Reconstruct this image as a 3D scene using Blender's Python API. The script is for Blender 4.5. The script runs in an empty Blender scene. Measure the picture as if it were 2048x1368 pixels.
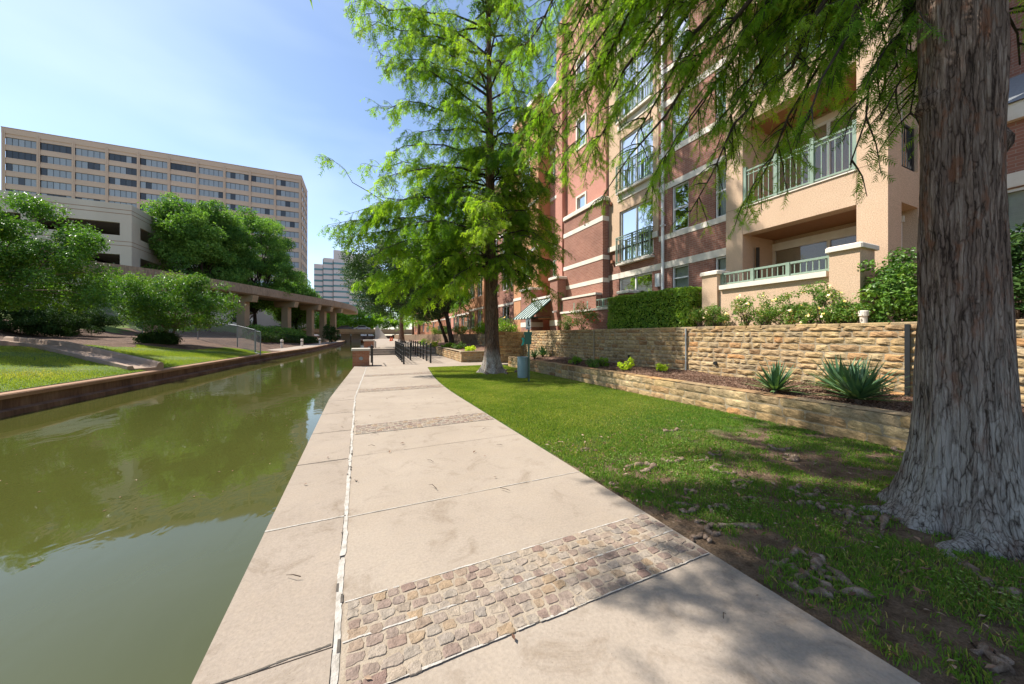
import bpy, math, random
import numpy as np
from mathutils import Vector, Matrix
R = math.radians
rng = np.random.default_rng(7)
random.seed(7)
sc = bpy.context.scene
C = sc.collection

# ------------------------------------------------------------------ survey
# X = metres to the right of the lens, Y = metres along the promenade, Z up from the paving
FP, PX, PY, EYE = 680.0, 1024.0, 670.0, 1.5
TH = math.atan(304.0 / FP)
st, ct = math.sin(TH), math.cos(TH)
def tt(px): return (px - PX) / FP
def dv(px): t = tt(px); return (st + t * ct, ct - t * st)
def fy(px, X): d = dv(px); return X * d[1] / d[0]            # where a sight line meets a wall X = const
def fz(px, py, X): return EYE + (PY - py) / FP * X / dv(px)[0]
def gx(px, Y): d = dv(px); return Y * d[0] / d[1]
def gz(px, py, Y): return EYE + (PY - py) / FP * Y / dv(px)[1]
def at(px, py, k): d = dv(px); return Vector((d[0] * k, d[1] * k, EYE + (PY - py) / FP * k))

# ------------------------------------------------------------------ materials
def new_mat(name):
    m = bpy.data.materials.new(name); m.use_nodes = True
    nt = m.node_tree; nt.nodes.clear()
    out = nt.nodes.new('ShaderNodeOutputMaterial'); b = nt.nodes.new('ShaderNodeBsdfPrincipled')
    nt.links.new(b.outputs[0], out.inputs[0])
    return m, nt, b, out
def N(nt, t, **kw):
    n = nt.nodes.new(t)
    for k, v in kw.items(): setattr(n, k, v)
    return n
def ramp(nt, fac, cols, lo=.3, hi=.7):
    r = N(nt, 'ShaderNodeValToRGB'); e = r.color_ramp.elements
    n = len(cols)
    while len(e) < n: e.new(.5)
    for i, c in enumerate(cols):
        e[i].position = lo + (hi - lo) * i / max(1, n - 1); e[i].color = (*c, 1)
    nt.links.new(fac, r.inputs[0]); return r.outputs[0]
def coords(nt, stretch=(1, 1, 1)):
    g = N(nt, 'ShaderNodeNewGeometry'); mp = N(nt, 'ShaderNodeMapping'); mp.inputs['Scale'].default_value = stretch
    nt.links.new(g.outputs['Position'], mp.inputs[0]); return mp.outputs[0]
def noise(nt, vec, scale, detail=5, rough=.6, dist=0):
    n = N(nt, 'ShaderNodeTexNoise'); n.inputs['Scale'].default_value = scale; n.inputs['Detail'].default_value = detail
    n.inputs['Roughness'].default_value = rough; n.inputs['Distortion'].default_value = dist
    nt.links.new(vec, n.inputs['Vector']); return n.outputs[0]
def mixc(nt, fac, a, b, mode='MIX'):
    m = N(nt, 'ShaderNodeMix', data_type='RGBA', blend_type=mode)
    for s, v in ((0, fac), (6, a), (7, b)):
        if isinstance(v, (int, float)): m.inputs[s].default_value = v
        elif isinstance(v, tuple): m.inputs[s].default_value = (*v, 1) if len(v) == 3 else v
        else: nt.links.new(v, m.inputs[s])
    return m.outputs[2]
def bump(nt, b, h, strength, dist=.02):
    n = N(nt, 'ShaderNodeBump'); n.inputs['Strength'].default_value = strength; n.inputs['Distance'].default_value = dist
    nt.links.new(h, n.inputs['Height']); nt.links.new(n.outputs[0], b.inputs['Normal'])
def M(name, cols, scale=3, rough=.8, bmp=0, bscale=None, stretch=(1, 1, 1), spec=.3, metal=0, fine=None, dist=.02, lo=.3, hi=.7, detail=6):
    m, nt, b, o = new_mat(name)
    v = coords(nt, stretch)
    if len(cols) == 1: cols = [tuple(c * .9 for c in cols[0]), tuple(min(1, c * 1.1) for c in cols[0])]
    c = ramp(nt, noise(nt, v, scale, detail), cols, lo, hi)
    if fine:
        f = ramp(nt, noise(nt, v, fine, 3), [(.72,) * 3, (1.15,) * 3], .35, .65)
        c = mixc(nt, 1, c, f, 'MULTIPLY')
    nt.links.new(c, b.inputs['Base Color'])
    b.inputs['Roughness'].default_value = rough; b.inputs['Specular IOR Level'].default_value = spec; b.inputs['Metallic'].default_value = metal
    if bmp: bump(nt, b, noise(nt, v, bscale or scale * 6, 6), bmp, dist)
    return m
def tinted(name, cols, rough=.75, bmp=.3, bscale=40, spec=.3, nscale=14, dist=.02, amount=.35):
    """colour picked per stone / blade / leaf from the face attribute 'tint'"""
    m, nt, b, o = new_mat(name)
    a = N(nt, 'ShaderNodeAttribute', attribute_name='tint')
    v = coords(nt)
    c = ramp(nt, a.outputs['Fac'], cols, 0, 1)
    f = ramp(nt, noise(nt, v, nscale, 6, .65), [(1 - amount,) * 3, (1 + amount * .6,) * 3], .3, .7)
    c = mixc(nt, 1, c, f, 'MULTIPLY')
    nt.links.new(c, b.inputs['Base Color']); b.inputs['Roughness'].default_value = rough; b.inputs['Specular IOR Level'].default_value = spec
    if bmp: bump(nt, b, noise(nt, v, bscale, 6), bmp, dist)
    return m
def leafmat(name, cols, trans=.35, rough=.42, spec=.35, gain=1.55):
    cols = [(r * gain * 1.06, g * gain, b_ * gain * .9) for r, g, b_ in cols]; spec *= .6; rough = min(.7, rough + .1)
    m, nt, b, o = new_mat(name)
    a = N(nt, 'ShaderNodeAttribute', attribute_name='tint')
    c = ramp(nt, a.outputs['Fac'], cols, 0, 1)
    nt.links.new(c, b.inputs['Base Color']); b.inputs['Roughness'].default_value = rough; b.inputs['Specular IOR Level'].default_value = spec
    t = N(nt, 'ShaderNodeBsdfTranslucent')
    c2 = mixc(nt, 1, c, (1.5, 1.6, .55), 'MULTIPLY'); nt.links.new(c2, t.inputs[0])
    mx = N(nt, 'ShaderNodeMixShader'); mx.inputs[0].default_value = trans
    nt.links.new(b.outputs[0], mx.inputs[1]); nt.links.new(t.outputs[0], mx.inputs[2]); nt.links.new(mx.outputs[0], o.inputs[0])
    return m
def brickmat(name, c1, c2, mortar, w=.21, h=.072, ms=.008, rough=.85):
    m, nt, b, o = new_mat(name)
    g = N(nt, 'ShaderNodeNewGeometry'); s = N(nt, 'ShaderNodeSeparateXYZ'); nt.links.new(g.outputs['Position'], s.inputs[0])
    ad = N(nt, 'ShaderNodeMath', operation='ADD'); nt.links.new(s.outputs[0], ad.inputs[0]); nt.links.new(s.outputs[1], ad.inputs[1])
    cb = N(nt, 'ShaderNodeCombineXYZ'); nt.links.new(ad.outputs[0], cb.inputs[0]); nt.links.new(s.outputs[2], cb.inputs[1])
    br = N(nt, 'ShaderNodeTexBrick'); br.inputs['Scale'].default_value = 1; br.inputs['Brick Width'].default_value = w; br.inputs['Row Height'].default_value = h
    br.inputs['Mortar Size'].default_value = ms; br.inputs['Color1'].default_value = (*c1, 1); br.inputs['Color2'].default_value = (*c2, 1); br.inputs['Mortar'].default_value = (*mortar, 1)
    br.inputs['Mortar Smooth'].default_value = .3
    nt.links.new(cb.outputs[0], br.inputs['Vector'])
    f = ramp(nt, noise(nt, g.outputs['Position'], .9, 6), [(.8, .8, .8), (1.12, 1.1, 1.08)], .3, .7)
    c = mixc(nt, 1, br.outputs['Color'], f, 'MULTIPLY')
    nt.links.new(c, b.inputs['Base Color']); b.inputs['Roughness'].default_value = rough; b.inputs['Specular IOR Level'].default_value = .2
    inv = N(nt, 'ShaderNodeMath', operation='SUBTRACT'); inv.inputs[0].default_value = 1; nt.links.new(br.outputs['Fac'], inv.inputs[1])
    bump(nt, b, inv.outputs[0], .6, .006)
    return m
def glassmat(name, tint=(.75, .8, .8), base=.12):
    m, nt, b, o = new_mat(name)
    nt.nodes.remove(b)
    tr = N(nt, 'ShaderNodeBsdfTransparent'); tr.inputs[0].default_value = (*tint, 1)
    gl = N(nt, 'ShaderNodeBsdfGlossy'); gl.inputs['Roughness'].default_value = .02
    v = coords(nt); bp = N(nt, 'ShaderNodeBump'); bp.inputs['Strength'].default_value = .03; bp.inputs['Distance'].default_value = .05
    nt.links.new(noise(nt, v, 1.3, 2), bp.inputs['Height']); nt.links.new(bp.outputs[0], gl.inputs['Normal'])
    fr = N(nt, 'ShaderNodeFresnel'); fr.inputs[0].default_value = 1.5
    ad = N(nt, 'ShaderNodeMath', operation='ADD'); ad.inputs[1].default_value = base; nt.links.new(fr.outputs[0], ad.inputs[0])
    mx = N(nt, 'ShaderNodeMixShader'); nt.links.new(ad.outputs[0], mx.inputs[0]); nt.links.new(tr.outputs[0], mx.inputs[1]); nt.links.new(gl.outputs[0], mx.inputs[2])
    nt.links.new(mx.outputs[0], o.inputs[0]); return m
def flat(name, col, rough=.5, spec=.4, metal=0): return M(name, [col], 8, rough, 0, spec=spec, metal=metal)

MAT = {}
def concrete(name, c0, c1, fine=55, bs=60, stain=(.75, .72, .68)):
    m, nt, b, o = new_mat(name)
    v = coords(nt)
    c = ramp(nt, noise(nt, v, .7, 7, .65), [c0, c1], .3, .7)
    c = mixc(nt, 1, c, ramp(nt, noise(nt, v, fine, 3, .7), [(.88,) * 3, (1.08,) * 3], .32, .68), 'MULTIPLY')
    c = mixc(nt, 1, c, ramp(nt, noise(nt, v, 2.6, 8, .75, .6), [stain, (1, 1, 1), (1.03, 1.02, 1)], .3, .62), 'MULTIPLY')
    vo = N(nt, 'ShaderNodeTexVoronoi'); vo.inputs['Scale'].default_value = 38; nt.links.new(v, vo.inputs['Vector'])
    sp = ramp(nt, vo.outputs['Distance'], [(.62, .58, .52), (1, 1, 1)], .05, .14)
    c = mixc(nt, .6, c, mixc(nt, 1, c, sp, 'MULTIPLY'))
    nt.links.new(c, b.inputs['Base Color']); b.inputs['Roughness'].default_value = .88; b.inputs['Specular IOR Level'].default_value = .2
    bump(nt, b, noise(nt, v, bs, 6, .7), .25, .01)
    return m
MAT['paving'] = concrete('paving concrete', (.298, .242, .188), (.354, .294, .234), stain=(.74, .70, .65))
MAT['coping'] = concrete('coping concrete', (.276, .223, .175), (.335, .276, .22), stain=(.70, .66, .60))
MAT['sealant'] = M('joint sealant', [(.27, .235, .19), (.43, .39, .34), (.52, .48, .43)], 10, .85, .5, 60)
MAT['crack'] = M('dark joint', [(.06, .05, .04), (.12, .1, .08)], 20)
MAT['mortar'] = M('pale mortar', [(.29, .23, .165), (.38, .31, .235)], 12, .9, .5, 80)
MAT['cobble'] = tinted('cobble stones', [(.29, .24, .19), (.33, .27, .21), (.245, .17, .135), (.31, .255, .20), (.225, .145, .115), (.34, .27, .20), (.27, .225, .185), (.33, .23, .14), (.25, .19, .155)], .85, .7, 50, nscale=26)
def weathered(m):
    nt = m.node_tree; b = next(n for n in nt.nodes if n.type == 'BSDF_PRINCIPLED'); src = b.inputs['Base Color'].links[0].from_socket
    v = coords(nt, (1, 1, .6)); s_ = ramp(nt, noise(nt, v, 1.1, 7, .65, .5), [(.55, .54, .50), (.95, .95, .95), (1.08, 1.06, 1.0)], .32, .62)
    nt.links.new(mixc(nt, 1, src, s_, 'MULTIPLY'), b.inputs['Base Color']); return m
MAT['stone'] = tinted('sandstone', [(.37, .24, .115), (.47, .33, .165), (.29, .16, .075), (.49, .36, .20), (.41, .265, .12), (.35, .26, .155), (.45, .235, .095)], .88, .6, 45, nscale=9, amount=.4)
weathered(MAT['stone'])
MAT['stone_mortar'] = M('wall mortar', [(.30, .23, .145), (.38, .30, .20)], 9, .95, .6, 50)
MAT['brick'] = brickmat('red brick', (.285, .122, .085), (.345, .16, .112), (.36, .255, .20))
MAT['brick_orange'] = brickmat('orange brick', (.33, .12, .06), (.38, .16, .085), (.34, .24, .18))
MAT['cream'] = M('cream stone', [(.66, .58, .48), (.76, .69, .59)], 3, .8, .15, 40)
MAT['peach'] = M('peach stucco', [(.56, .385, .255), (.62, .435, .295)], 1.6, .88, .25, 26, fine=60, lo=.25, hi=.75)
MAT['orange_stucco'] = M('orange stucco', [(.50, .24, .12), (.57, .29, .15)], 1.6, .88, .25, 26, fine=60)
MAT['pink'] = M('pink stucco', [(.50, .22, .16), (.57, .27, .20)], 1.6, .88, .25, 26, fine=60)
MAT['soffit'] = M('timber soffit', [(.26, .12, .05), (.34, .17, .08)], 6, .6, .2, 20, stretch=(1, 12, 1))
MAT['white'] = flat('white frame', (.74, .73, .70), .45)
MAT['green_metal'] = M('sage painted metal', [(.20, .27, .20), (.25, .32, .25)], 14, .45)
MAT['glass'] = glassmat('window glass', base=.04)
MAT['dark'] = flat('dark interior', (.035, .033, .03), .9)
MAT['curtain'] = M('sheer curtain', [(.42, .43, .43), (.66, .67, .66)], 1, .9, 0, stretch=(0, 22, 0.05))
MAT['blind'] = M('white blind', [(.30, .30, .29), (.72, .72, .70)], 1, .8, 0, stretch=(0.01, 0.01, 14), detail=0)
MAT['black_metal'] = flat('black metal', (.018, .018, .018), .4)
MAT['galv'] = M('galvanised steel', [(.22, .235, .235), (.32, .335, .335)], 20, .55, metal=.3)
MAT['bark'] = None
MAT['mulch'] = M('bark mulch', [(.10, .05, .032), (.2, .115, .075), (.30, .19, .13)], 28, .95, 1, 60, dist=.04)
MAT['mulch_chip'] = tinted('mulch chips', [(.085, .04, .025), (.17, .085, .05), (.27, .16, .10), (.40, .29, .20)], .9, 0)
MAT['dirt'] = M('bare soil', [(.17, .105, .06), (.27, .18, .11), (.13, .09, .05)], 2.2, .95, .8, 30, fine=24, dist=.05)
MAT['lawn_base'] = M('lawn thatch', [(.055, .10, .018), (.085, .15, .025), (.16, .14, .06)], 3, .95, .8, 60, fine=40, dist=.04, lo=.3, hi=.8)
MAT['blade'] = leafmat('grass blade', [(.062, .10, .017), (.095, .143, .024), (.135, .178, .034), (.18, .205, .052), (.29, .24, .10)], .4, .5, .2, 1.7)
MAT['blade_shade'] = leafmat('shade-darkened grass blade', [(.035, .085, .012), (.06, .13, .018), (.09, .17, .025), (.07, .13, .02), (.26, .21, .09)], .3, .5, .2)  # darker copy of the grass blade, tree shade put into its colour
MAT['bank_base'] = M('bank turf', [(.075, .12, .02), (.12, .175, .03), (.165, .19, .05)], 1.3, .95, 1, 22, fine=16, dist=.05)
MAT['earth'] = M('bare bank earth', [(.06, .034, .02), (.125, .072, .044), (.18, .11, .07)], 1.4, .95, 1, 12, fine=9, dist=.08)
MAT['canal_wall'] = M('stained concrete', [(.085, .045, .028), (.16, .09, .055), (.22, .14, .09)], 1.2, .9, .5, 9, stretch=(1, 1, .18), fine=12)
MAT['canal_cap'] = M('rust stained cap', [(.27, .15, .085), (.36, .22, .13)], 1.4, .9, .4, 14)
MAT['flume'] = M('flume concrete', [(.28, .19, .13), (.36, .26, .19)], 1.5, .9, .4, 14)
MAT['guideway'] = M('guideway concrete', [(.25, .18, .115), (.33, .25, .17)], .7, .85, .3, 6, stretch=(1, 1, .25), fine=8)
MAT['column'] = M('column concrete', [(.32, .235, .14), (.38, .285, .175)], .8, .85, .3, 6)
MAT['garage'] = M('precast concrete', [(.50, .435, .355), (.60, .53, .44)], .16, .85, .2, 8, stretch=(1, 1, .3))
MAT['tan'] = M('tan precast', [(.465, .36, .28), (.51, .40, .315)], .08, .8, .1, 3)
MAT['tan_dark'] = M('bronze parapet', [(.30, .19, .125), (.34, .22, .15)], .08, .7)
MAT['tower'] = M('pale panel', [(.62, .57, .55), (.68, .63, .61)], .05, .7)
MAT['teal_glass'] = flat('teal glass', (.12, .26, .28), .2, .6)
MAT['asphalt'] = M('asphalt', [(.045, .045, .045), (.06, .06, .06)], 4, .9)
MAT['tile'] = M('clay roof tile', [(.48, .14, .06), (.60, .21, .10)], 1, .8, .6, 3, stretch=(1, 6, 1))
MAT['roofmetal'] = flat('green roof metal', (.018, .055, .042), .6, .3)
MAT['awn_white'] = flat('pale awning metal', (.50, .56, .52), .6, .3)

# water: murky olive body under a thin rippled gloss
m, nt, b, o = new_mat('canal water')
v = coords(nt)
c = ramp(nt, noise(nt, v, .12, 4), [(.054, .058, .013), (.071, .075, .018)], .3, .7)
nt.links.new(c, b.inputs['Base Color']); b.inputs['Roughness'].default_value = .035; b.inputs['IOR'].default_value = 1.5; b.inputs['Specular IOR Level'].default_value = .5
v2 = coords(nt, (1.0, .55, 1))
n1 = noise(nt, v2, 2.2, 3, .5, .6); n2 = noise(nt, v2, .5, 2, .5)
ad = N(nt, 'ShaderNodeMath', operation='ADD'); nt.links.new(n1, ad.inputs[0]); nt.links.new(n2, ad.inputs[1])
bump(nt, b, ad.outputs[0], .05, .09)
MAT['water'] = m

# cypress bark: ridged, grey-brown with rust flakes, weathered pale towards the foot
def barkmat(name, dark, mid, light, rust, pale_top=1.9, ridge=1.0, dist=.07):
    m, nt, b, o = new_mat(name)
    g = N(nt, 'ShaderNodeNewGeometry'); s = N(nt, 'ShaderNodeSeparateXYZ'); nt.links.new(g.outputs['Position'], s.inputs[0])
    wn = N(nt, 'ShaderNodeTexNoise'); wn.inputs['Scale'].default_value = 7; wn.inputs['Detail'].default_value = 4; nt.links.new(g.outputs['Position'], wn.inputs['Vector'])
    wv = N(nt, 'ShaderNodeVectorMath', operation='MULTIPLY_ADD'); wv.inputs[1].default_value = (.035, .035, .6); nt.links.new(wn.outputs['Color'], wv.inputs[0]); nt.links.new(g.outputs['Position'], wv.inputs[2])
    mp = N(nt, 'ShaderNodeMapping'); mp.inputs['Scale'].default_value = (1, 1, .06); nt.links.new(wv.outputs[0], mp.inputs[0]); v = mp.outputs[0]
    vo = N(nt, 'ShaderNodeTexVoronoi', feature='DISTANCE_TO_EDGE'); vo.inputs['Scale'].default_value = 38; nt.links.new(v, vo.inputs['Vector'])
    vc = N(nt, 'ShaderNodeTexVoronoi'); vc.inputs['Scale'].default_value = 38; nt.links.new(v, vc.inputs['Vector'])
    sc_ = N(nt, 'ShaderNodeSeparateColor'); nt.links.new(vc.outputs['Color'], sc_.inputs[0])
    f1 = noise(nt, coords(nt, (1, 1, .07)), 70, 8, .75, .7); f2 = noise(nt, coords(nt, (1, 1, .09)), 25, 6, .65, 1.1)
    fa = N(nt, 'ShaderNodeMath', operation='MULTIPLY_ADD'); nt.links.new(f1, fa.inputs[0]); fa.inputs[1].default_value = .8; nt.links.new(f2, fa.inputs[2]); fib = fa.outputs[0]
    h1 = N(nt, 'ShaderNodeMath', operation='MULTIPLY_ADD'); nt.links.new(fib, h1.inputs[0]); h1.inputs[1].default_value = 1.25; nt.links.new(ramp(nt, vo.outputs['Distance'], [(.12, .12, .12), (.36, .36, .36), (.42, .42, .42)], .0, .2), h1.inputs[2])
    hn = N(nt, 'ShaderNodeMath', operation='MULTIPLY_ADD'); hn.inputs[1].default_value = .5; hn.inputs[2].default_value = -.23; nt.links.new(h1.outputs[0], hn.inputs[0]); h1 = hn
    c = ramp(nt, h1.outputs[0], [dark, mid, light], .36, .68)
    cell = ramp(nt, sc_.outputs[0], [(.82, .79, .77), (1.0, .98, .96), (1.16, 1.13, 1.1)], .1, .9); c = mixc(nt, 1, c, cell, 'MULTIPLY')
    r = ramp(nt, noise(nt, coords(nt, (1, 1, .35)), 11, 5, .65), [(0, 0, 0), (1, 1, 1)], .545, .64)
    c = mixc(nt, r, c, mixc(nt, .7, c, rust))
    mr = N(nt, 'ShaderNodeMapRange'); mr.inputs[1].default_value = pale_top; mr.inputs[2].default_value = .55; nt.links.new(s.outputs[2], mr.inputs[0])
    p = ramp(nt, h1.outputs[0], [(.09, .066, .05), (.39, .335, .28), (.60, .53, .46)], .34, .60)
    pm = N(nt, 'ShaderNodeMath', operation='MULTIPLY'); nt.links.new(mr.outputs[0], pm.inputs[0]); nt.links.new(ramp(nt, noise(nt, coords(nt, (1, 1, .3)), 6, 5, .7), [(.35,) * 3, (1, 1, 1)], .38, .52), pm.inputs[1])
    c = mixc(nt, pm.outputs[0], c, p)
    nt.links.new(c, b.inputs['Base Color']); b.inputs['Roughness'].default_value = .92; b.inputs['Specular IOR Level'].default_value = .12
    bump(nt, b, h1.outputs[0], ridge, dist); return m
MAT['bark'] = barkmat('cypress bark', (.055, .037, .028), (.24, .172, .135), (.44, .36, .30), (.28, .125, .07))
MAT['bark_mid'] = barkmat('cypress trunk bark', (.06, .036, .024), (.16, .10, .07), (.26, .19, .15), (.26, .13, .07), 1.0)
MAT['bark_oak'] = M('dark bark', [(.03, .024, .018), (.085, .065, .05)], 14, .95, 1, 20, stretch=(1, 1, .25), dist=.05)
MAT['bark_myrtle'] = M('smooth bark', [(.16, .11, .075), (.27, .20, .14)], 8, .8, .3, 14, stretch=(1, 1, .25))
MAT['root'] = M('weathered root', [(.09, .055, .036), (.21, .145, .10), (.38, .29, .22)], 20, .95, 1, 36, stretch=(1, 1, .6), dist=.03)
MAT['frond'] = leafmat('cypress frond', [(.034, .078, .012), (.06, .118, .014), (.10, .17, .018), (.15, .21, .026), (.05, .10, .016)], .58, .5, .25, 2.0)
MAT['frond_near'] = leafmat('near cypress frond', [(.026, .064, .012), (.045, .098, .014), (.075, .14, .018), (.13, .19, .024), (.04, .085, .016)], .6, .5, .25, 2.4)
MAT['oak'] = leafmat('oak leaf', [(.018, .05, .015), (.032, .076, .019), (.052, .10, .03), (.10, .14, .07)], .2, .36, .6, 1.35)
MAT['oak_far'] = leafmat('far oak leaf', [(.025, .062, .016), (.042, .092, .022), (.07, .135, .03), (.11, .18, .05)], .4, .4, .3, 2.1)
MAT['myrtle'] = leafmat('myrtle leaf', [(.03, .08, .016), (.05, .12, .02), (.08, .165, .024), (.14, .19, .04)], .3, .32, .5)
MAT['bright'] = leafmat('bright leaf', [(.06, .14, .015), (.10, .20, .018), (.16, .27, .025)], .42, .45, .3)
MAT['lime'] = leafmat('lime leaf', [(.20, .30, .02), (.32, .42, .03), (.42, .46, .05)], .35, .45, .3)
MAT['shrubdark'] = leafmat('dark shrub leaf', [(.012, .030, .010), (.022, .05, .014), (.038, .07, .018)], .15, .55, .12)
MAT['boxwood'] = leafmat('boxwood leaf', [(.06, .12, .02), (.10, .175, .026), (.15, .22, .034), (.22, .27, .06)], .35, .32, .5, 1.9)
MAT['hedge'] = leafmat('hedge leaf', [(.03, .075, .014), (.055, .12, .018), (.085, .165, .025), (.14, .2, .05)], .25, .3, .5)
MAT['rose'] = leafmat('rose leaf', [(.045, .10, .018), (.075, .15, .028), (.11, .19, .035), (.22, .15, .06)], .3, .4, .4)
MAT['petal'] = leafmat('pale petal', [(.75, .70, .55), (.78, .62, .52), (.8, .78, .7)], .3, .6, .2)
MAT['petal_red'] = leafmat('red petal', [(.55, .03, .05), (.62, .06, .08)], .3, .6, .2)
MAT['yucca'] = leafmat('yucca leaf', [(.035, .08, .045), (.06, .12, .055), (.10, .17, .07), (.22, .24, .09)], .15, .4, .4)
MAT['stem'] = flat('woody stem', (.09, .06, .04), .9)

# ------------------------------------------------------------------ mesh helpers
def wl(o):
    v = Vector((0, 0, 0))
    while o is not None: v += o.location; o = o.parent
    return v
def tag(o, label=None, cat=None, group=None, kind=None):
    if label: o['label'] = label
    if cat: o['category'] = cat
    if group: o['group'] = group
    if kind: o['kind'] = kind
    return o
def thing(name, loc, label, cat, group=None):
    o = bpy.data.objects.new(name, None); o.empty_display_size = .2; C.objects.link(o); o.location = loc
    return tag(o, label, cat, group)
def np_obj(name, verts, faces, mat, parent=None, tint=None, smooth=False, mats=None, midx=None):
    """verts (n,3) world coordinates; faces: (m,k) array or list of such arrays"""
    fl = faces if isinstance(faces, list) else [faces]
    verts = np.asarray(verts, dtype=np.float64).reshape(-1, 3)
    if parent is not None: verts = verts - np.array(wl(parent))
    fl = [np.asarray(f, dtype=np.int32) for f in fl if len(f)]
    me = bpy.data.meshes.new(name)
    tot = sum(f.shape[0] for f in fl)
    li = np.concatenate([f.ravel() for f in fl])
    ls = np.concatenate([np.full(f.shape[0], f.shape[1], dtype=np.int32) for f in fl])
    me.vertices.add(len(verts)); me.vertices.foreach_set('co', verts.astype(np.float32).ravel())
    me.loops.add(len(li)); me.loops.foreach_set('vertex_index', li)
    me.polygons.add(tot); me.polygons.foreach_set('loop_start', (np.cumsum(ls) - ls).astype(np.int32))
    me.polygons.foreach_set('loop_total', ls)
    for mm in (mats or [mat]): me.materials.append(mm)
    if midx is not None: me.polygons.foreach_set('material_index', np.asarray(midx, dtype=np.int32))
    me.polygons.foreach_set('use_smooth', np.full(tot, bool(smooth)))
    if tint is not None:
        a = me.attributes.new('tint', 'FLOAT', 'FACE'); a.data.foreach_set('value', np.asarray(tint, dtype=np.float32))
    me.update(calc_edges=True)
    o = bpy.data.objects.new(name, me); C.objects.link(o)
    if parent is not None: o.parent = parent
    return o
SPLIT = set('stone_band control_joint balcony_soffit balcony_slab_edge railing_bracket pier_cap wall_cap pillar_cap pillar_band vent_hood awning_arm spandrel pilaster panel_joint pier parking_deck end_window balcony_wall terrace_pier curtain'.split())
class MB:
    def __init__(s): s.v = []; s.f = []; s.t = []; s.m = []; s.mats = []; s.cuts = []
    def mi(s, mat):
        if mat is None: return 0
        if mat not in s.mats: s.mats.append(mat)
        return s.mats.index(mat)
    def add(s, vs, fs, mat=None, tint=0.):
        n = len(s.v); s.v += [tuple(p) for p in vs]; i = s.mi(mat); s.cuts.append((n, len(s.f)))
        for f in fs: s.f.append(tuple(n + a for a in f)); s.t.append(tint); s.m.append(i)
        return s
    def box(s, x0, x1, y0, y1, z0, z1, mat=None, tint=0.):
        return s.add([(x0, y0, z0), (x1, y0, z0), (x1, y1, z0), (x0, y1, z0), (x0, y0, z1), (x1, y0, z1), (x1, y1, z1), (x0, y1, z1)],
                     [(3, 2, 1, 0), (4, 5, 6, 7), (0, 1, 5, 4), (1, 2, 6, 5), (2, 3, 7, 6), (3, 0, 4, 7)], mat, tint)
    def bevbox(s, x0, x1, y0, y1, z0, z1, b=.02, mat=None):
        """box with chamfered upper edges and vertical corners"""
        def ring(i, z):
            return [(x0 + i + b, y0 + i, z), (x1 - i - b, y0 + i, z), (x1 - i, y0 + i + b, z), (x1 - i, y1 - i - b, z),
                    (x1 - i - b, y1 - i, z), (x0 + i + b, y1 - i, z), (x0 + i, y1 - i - b, z), (x0 + i, y0 + i + b, z)]
        vs = ring(0, z0) + ring(0, z1 - b) + ring(b, z1)
        fs = [tuple(range(7, -1, -1)), tuple(range(16, 24))]
        for r in (0, 8):
            for i in range(8): j = (i + 1) % 8; fs.append((r + i, r + j, r + 8 + j, r + 8 + i))
        return s.add(vs, fs, mat)
    def mbox(s, F, u0, u1, v0, v1, w0, w1, mat=None, tint=0.):
        p = [F(u0, v0, w0), F(u1, v0, w0), F(u1, v0, w1), F(u0, v0, w1), F(u0, v1, w0), F(u1, v1, w0), F(u1, v1, w1), F(u0, v1, w1)]
        return s.add(p, [(3, 2, 1, 0), (4, 5, 6, 7), (0, 1, 5, 4), (1, 2, 6, 5), (2, 3, 7, 6), (3, 0, 4, 7)], mat, tint)
    def quad(s, a, b, c, d, mat=None, tint=0.): return s.add([a, b, c, d], [(0, 1, 2, 3)], mat, tint)
    def bar(s, a, b, w, h=None, mat=None):
        a = Vector(a); b = Vector(b); h = h or w; d = (b - a).normalized()
        up = Vector((0, 0, 1)) if abs(d.z) < .9 else Vector((1, 0, 0))
        sx = d.cross(up).normalized() * w / 2; sy = d.cross(sx).normalized() * h / 2
        vs = [a - sx - sy, a + sx - sy, a + sx + sy, a - sx + sy, b - sx - sy, b + sx - sy, b + sx + sy, b - sx + sy]
        return s.add(vs, [(0, 1, 2, 3), (7, 6, 5, 4), (0, 4, 5, 1), (1, 5, 6, 2), (2, 6, 7, 3), (3, 7, 4, 0)], mat)
    def tube(s, pts, rad, n=8, mat=None, caps=True):
        pts = [Vector(p) for p in pts]
        if isinstance(rad, (int, float)): rad = [rad] * len(pts)
        rings = []; u = None
        for i, p in enumerate(pts):
            d = (pts[min(i + 1, len(pts) - 1)] - pts[max(i - 1, 0)])
            d = d.normalized() if d.length > 1e-6 else Vector((0, 0, 1))
            if u is None: u = d.orthogonal().normalized()
            u = (u - d * u.dot(d)); u = u.normalized() if u.length > 1e-6 else d.orthogonal().normalized()
            w = d.cross(u)
            rings.append([p + (u * math.cos(2 * math.pi * k / n) + w * math.sin(2 * math.pi * k / n)) * rad[i] for k in range(n)])
        fs = []
        for i in range(len(pts) - 1):
            for k in range(n):
                j = (k + 1) % n; fs.append((i * n + k, i * n + j, (i + 1) * n + j, (i + 1) * n + k))
        if caps: fs.append(tuple(range(n - 1, -1, -1))); fs.append(tuple((len(pts) - 1) * n + k for k in range(n)))
        return s.add([p for r in rings for p in r], fs, mat)
    def lathe(s, cx, cy, prof, n=16, mat=None, caps=True):
        vs = []; fs = []
        for r, z in prof: vs += [(cx + r * math.cos(2 * math.pi * k / n), cy + r * math.sin(2 * math.pi * k / n), z) for k in range(n)]
        for i in range(len(prof) - 1):
            for k in range(n): j = (k + 1) % n; fs.append((i * n + k, i * n + j, (i + 1) * n + j, (i + 1) * n + k))
        if caps: fs.append(tuple(range(n - 1, -1, -1))); fs.append(tuple((len(prof) - 1) * n + k for k in range(n)))
        return s.add(vs, fs, mat)
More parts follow.
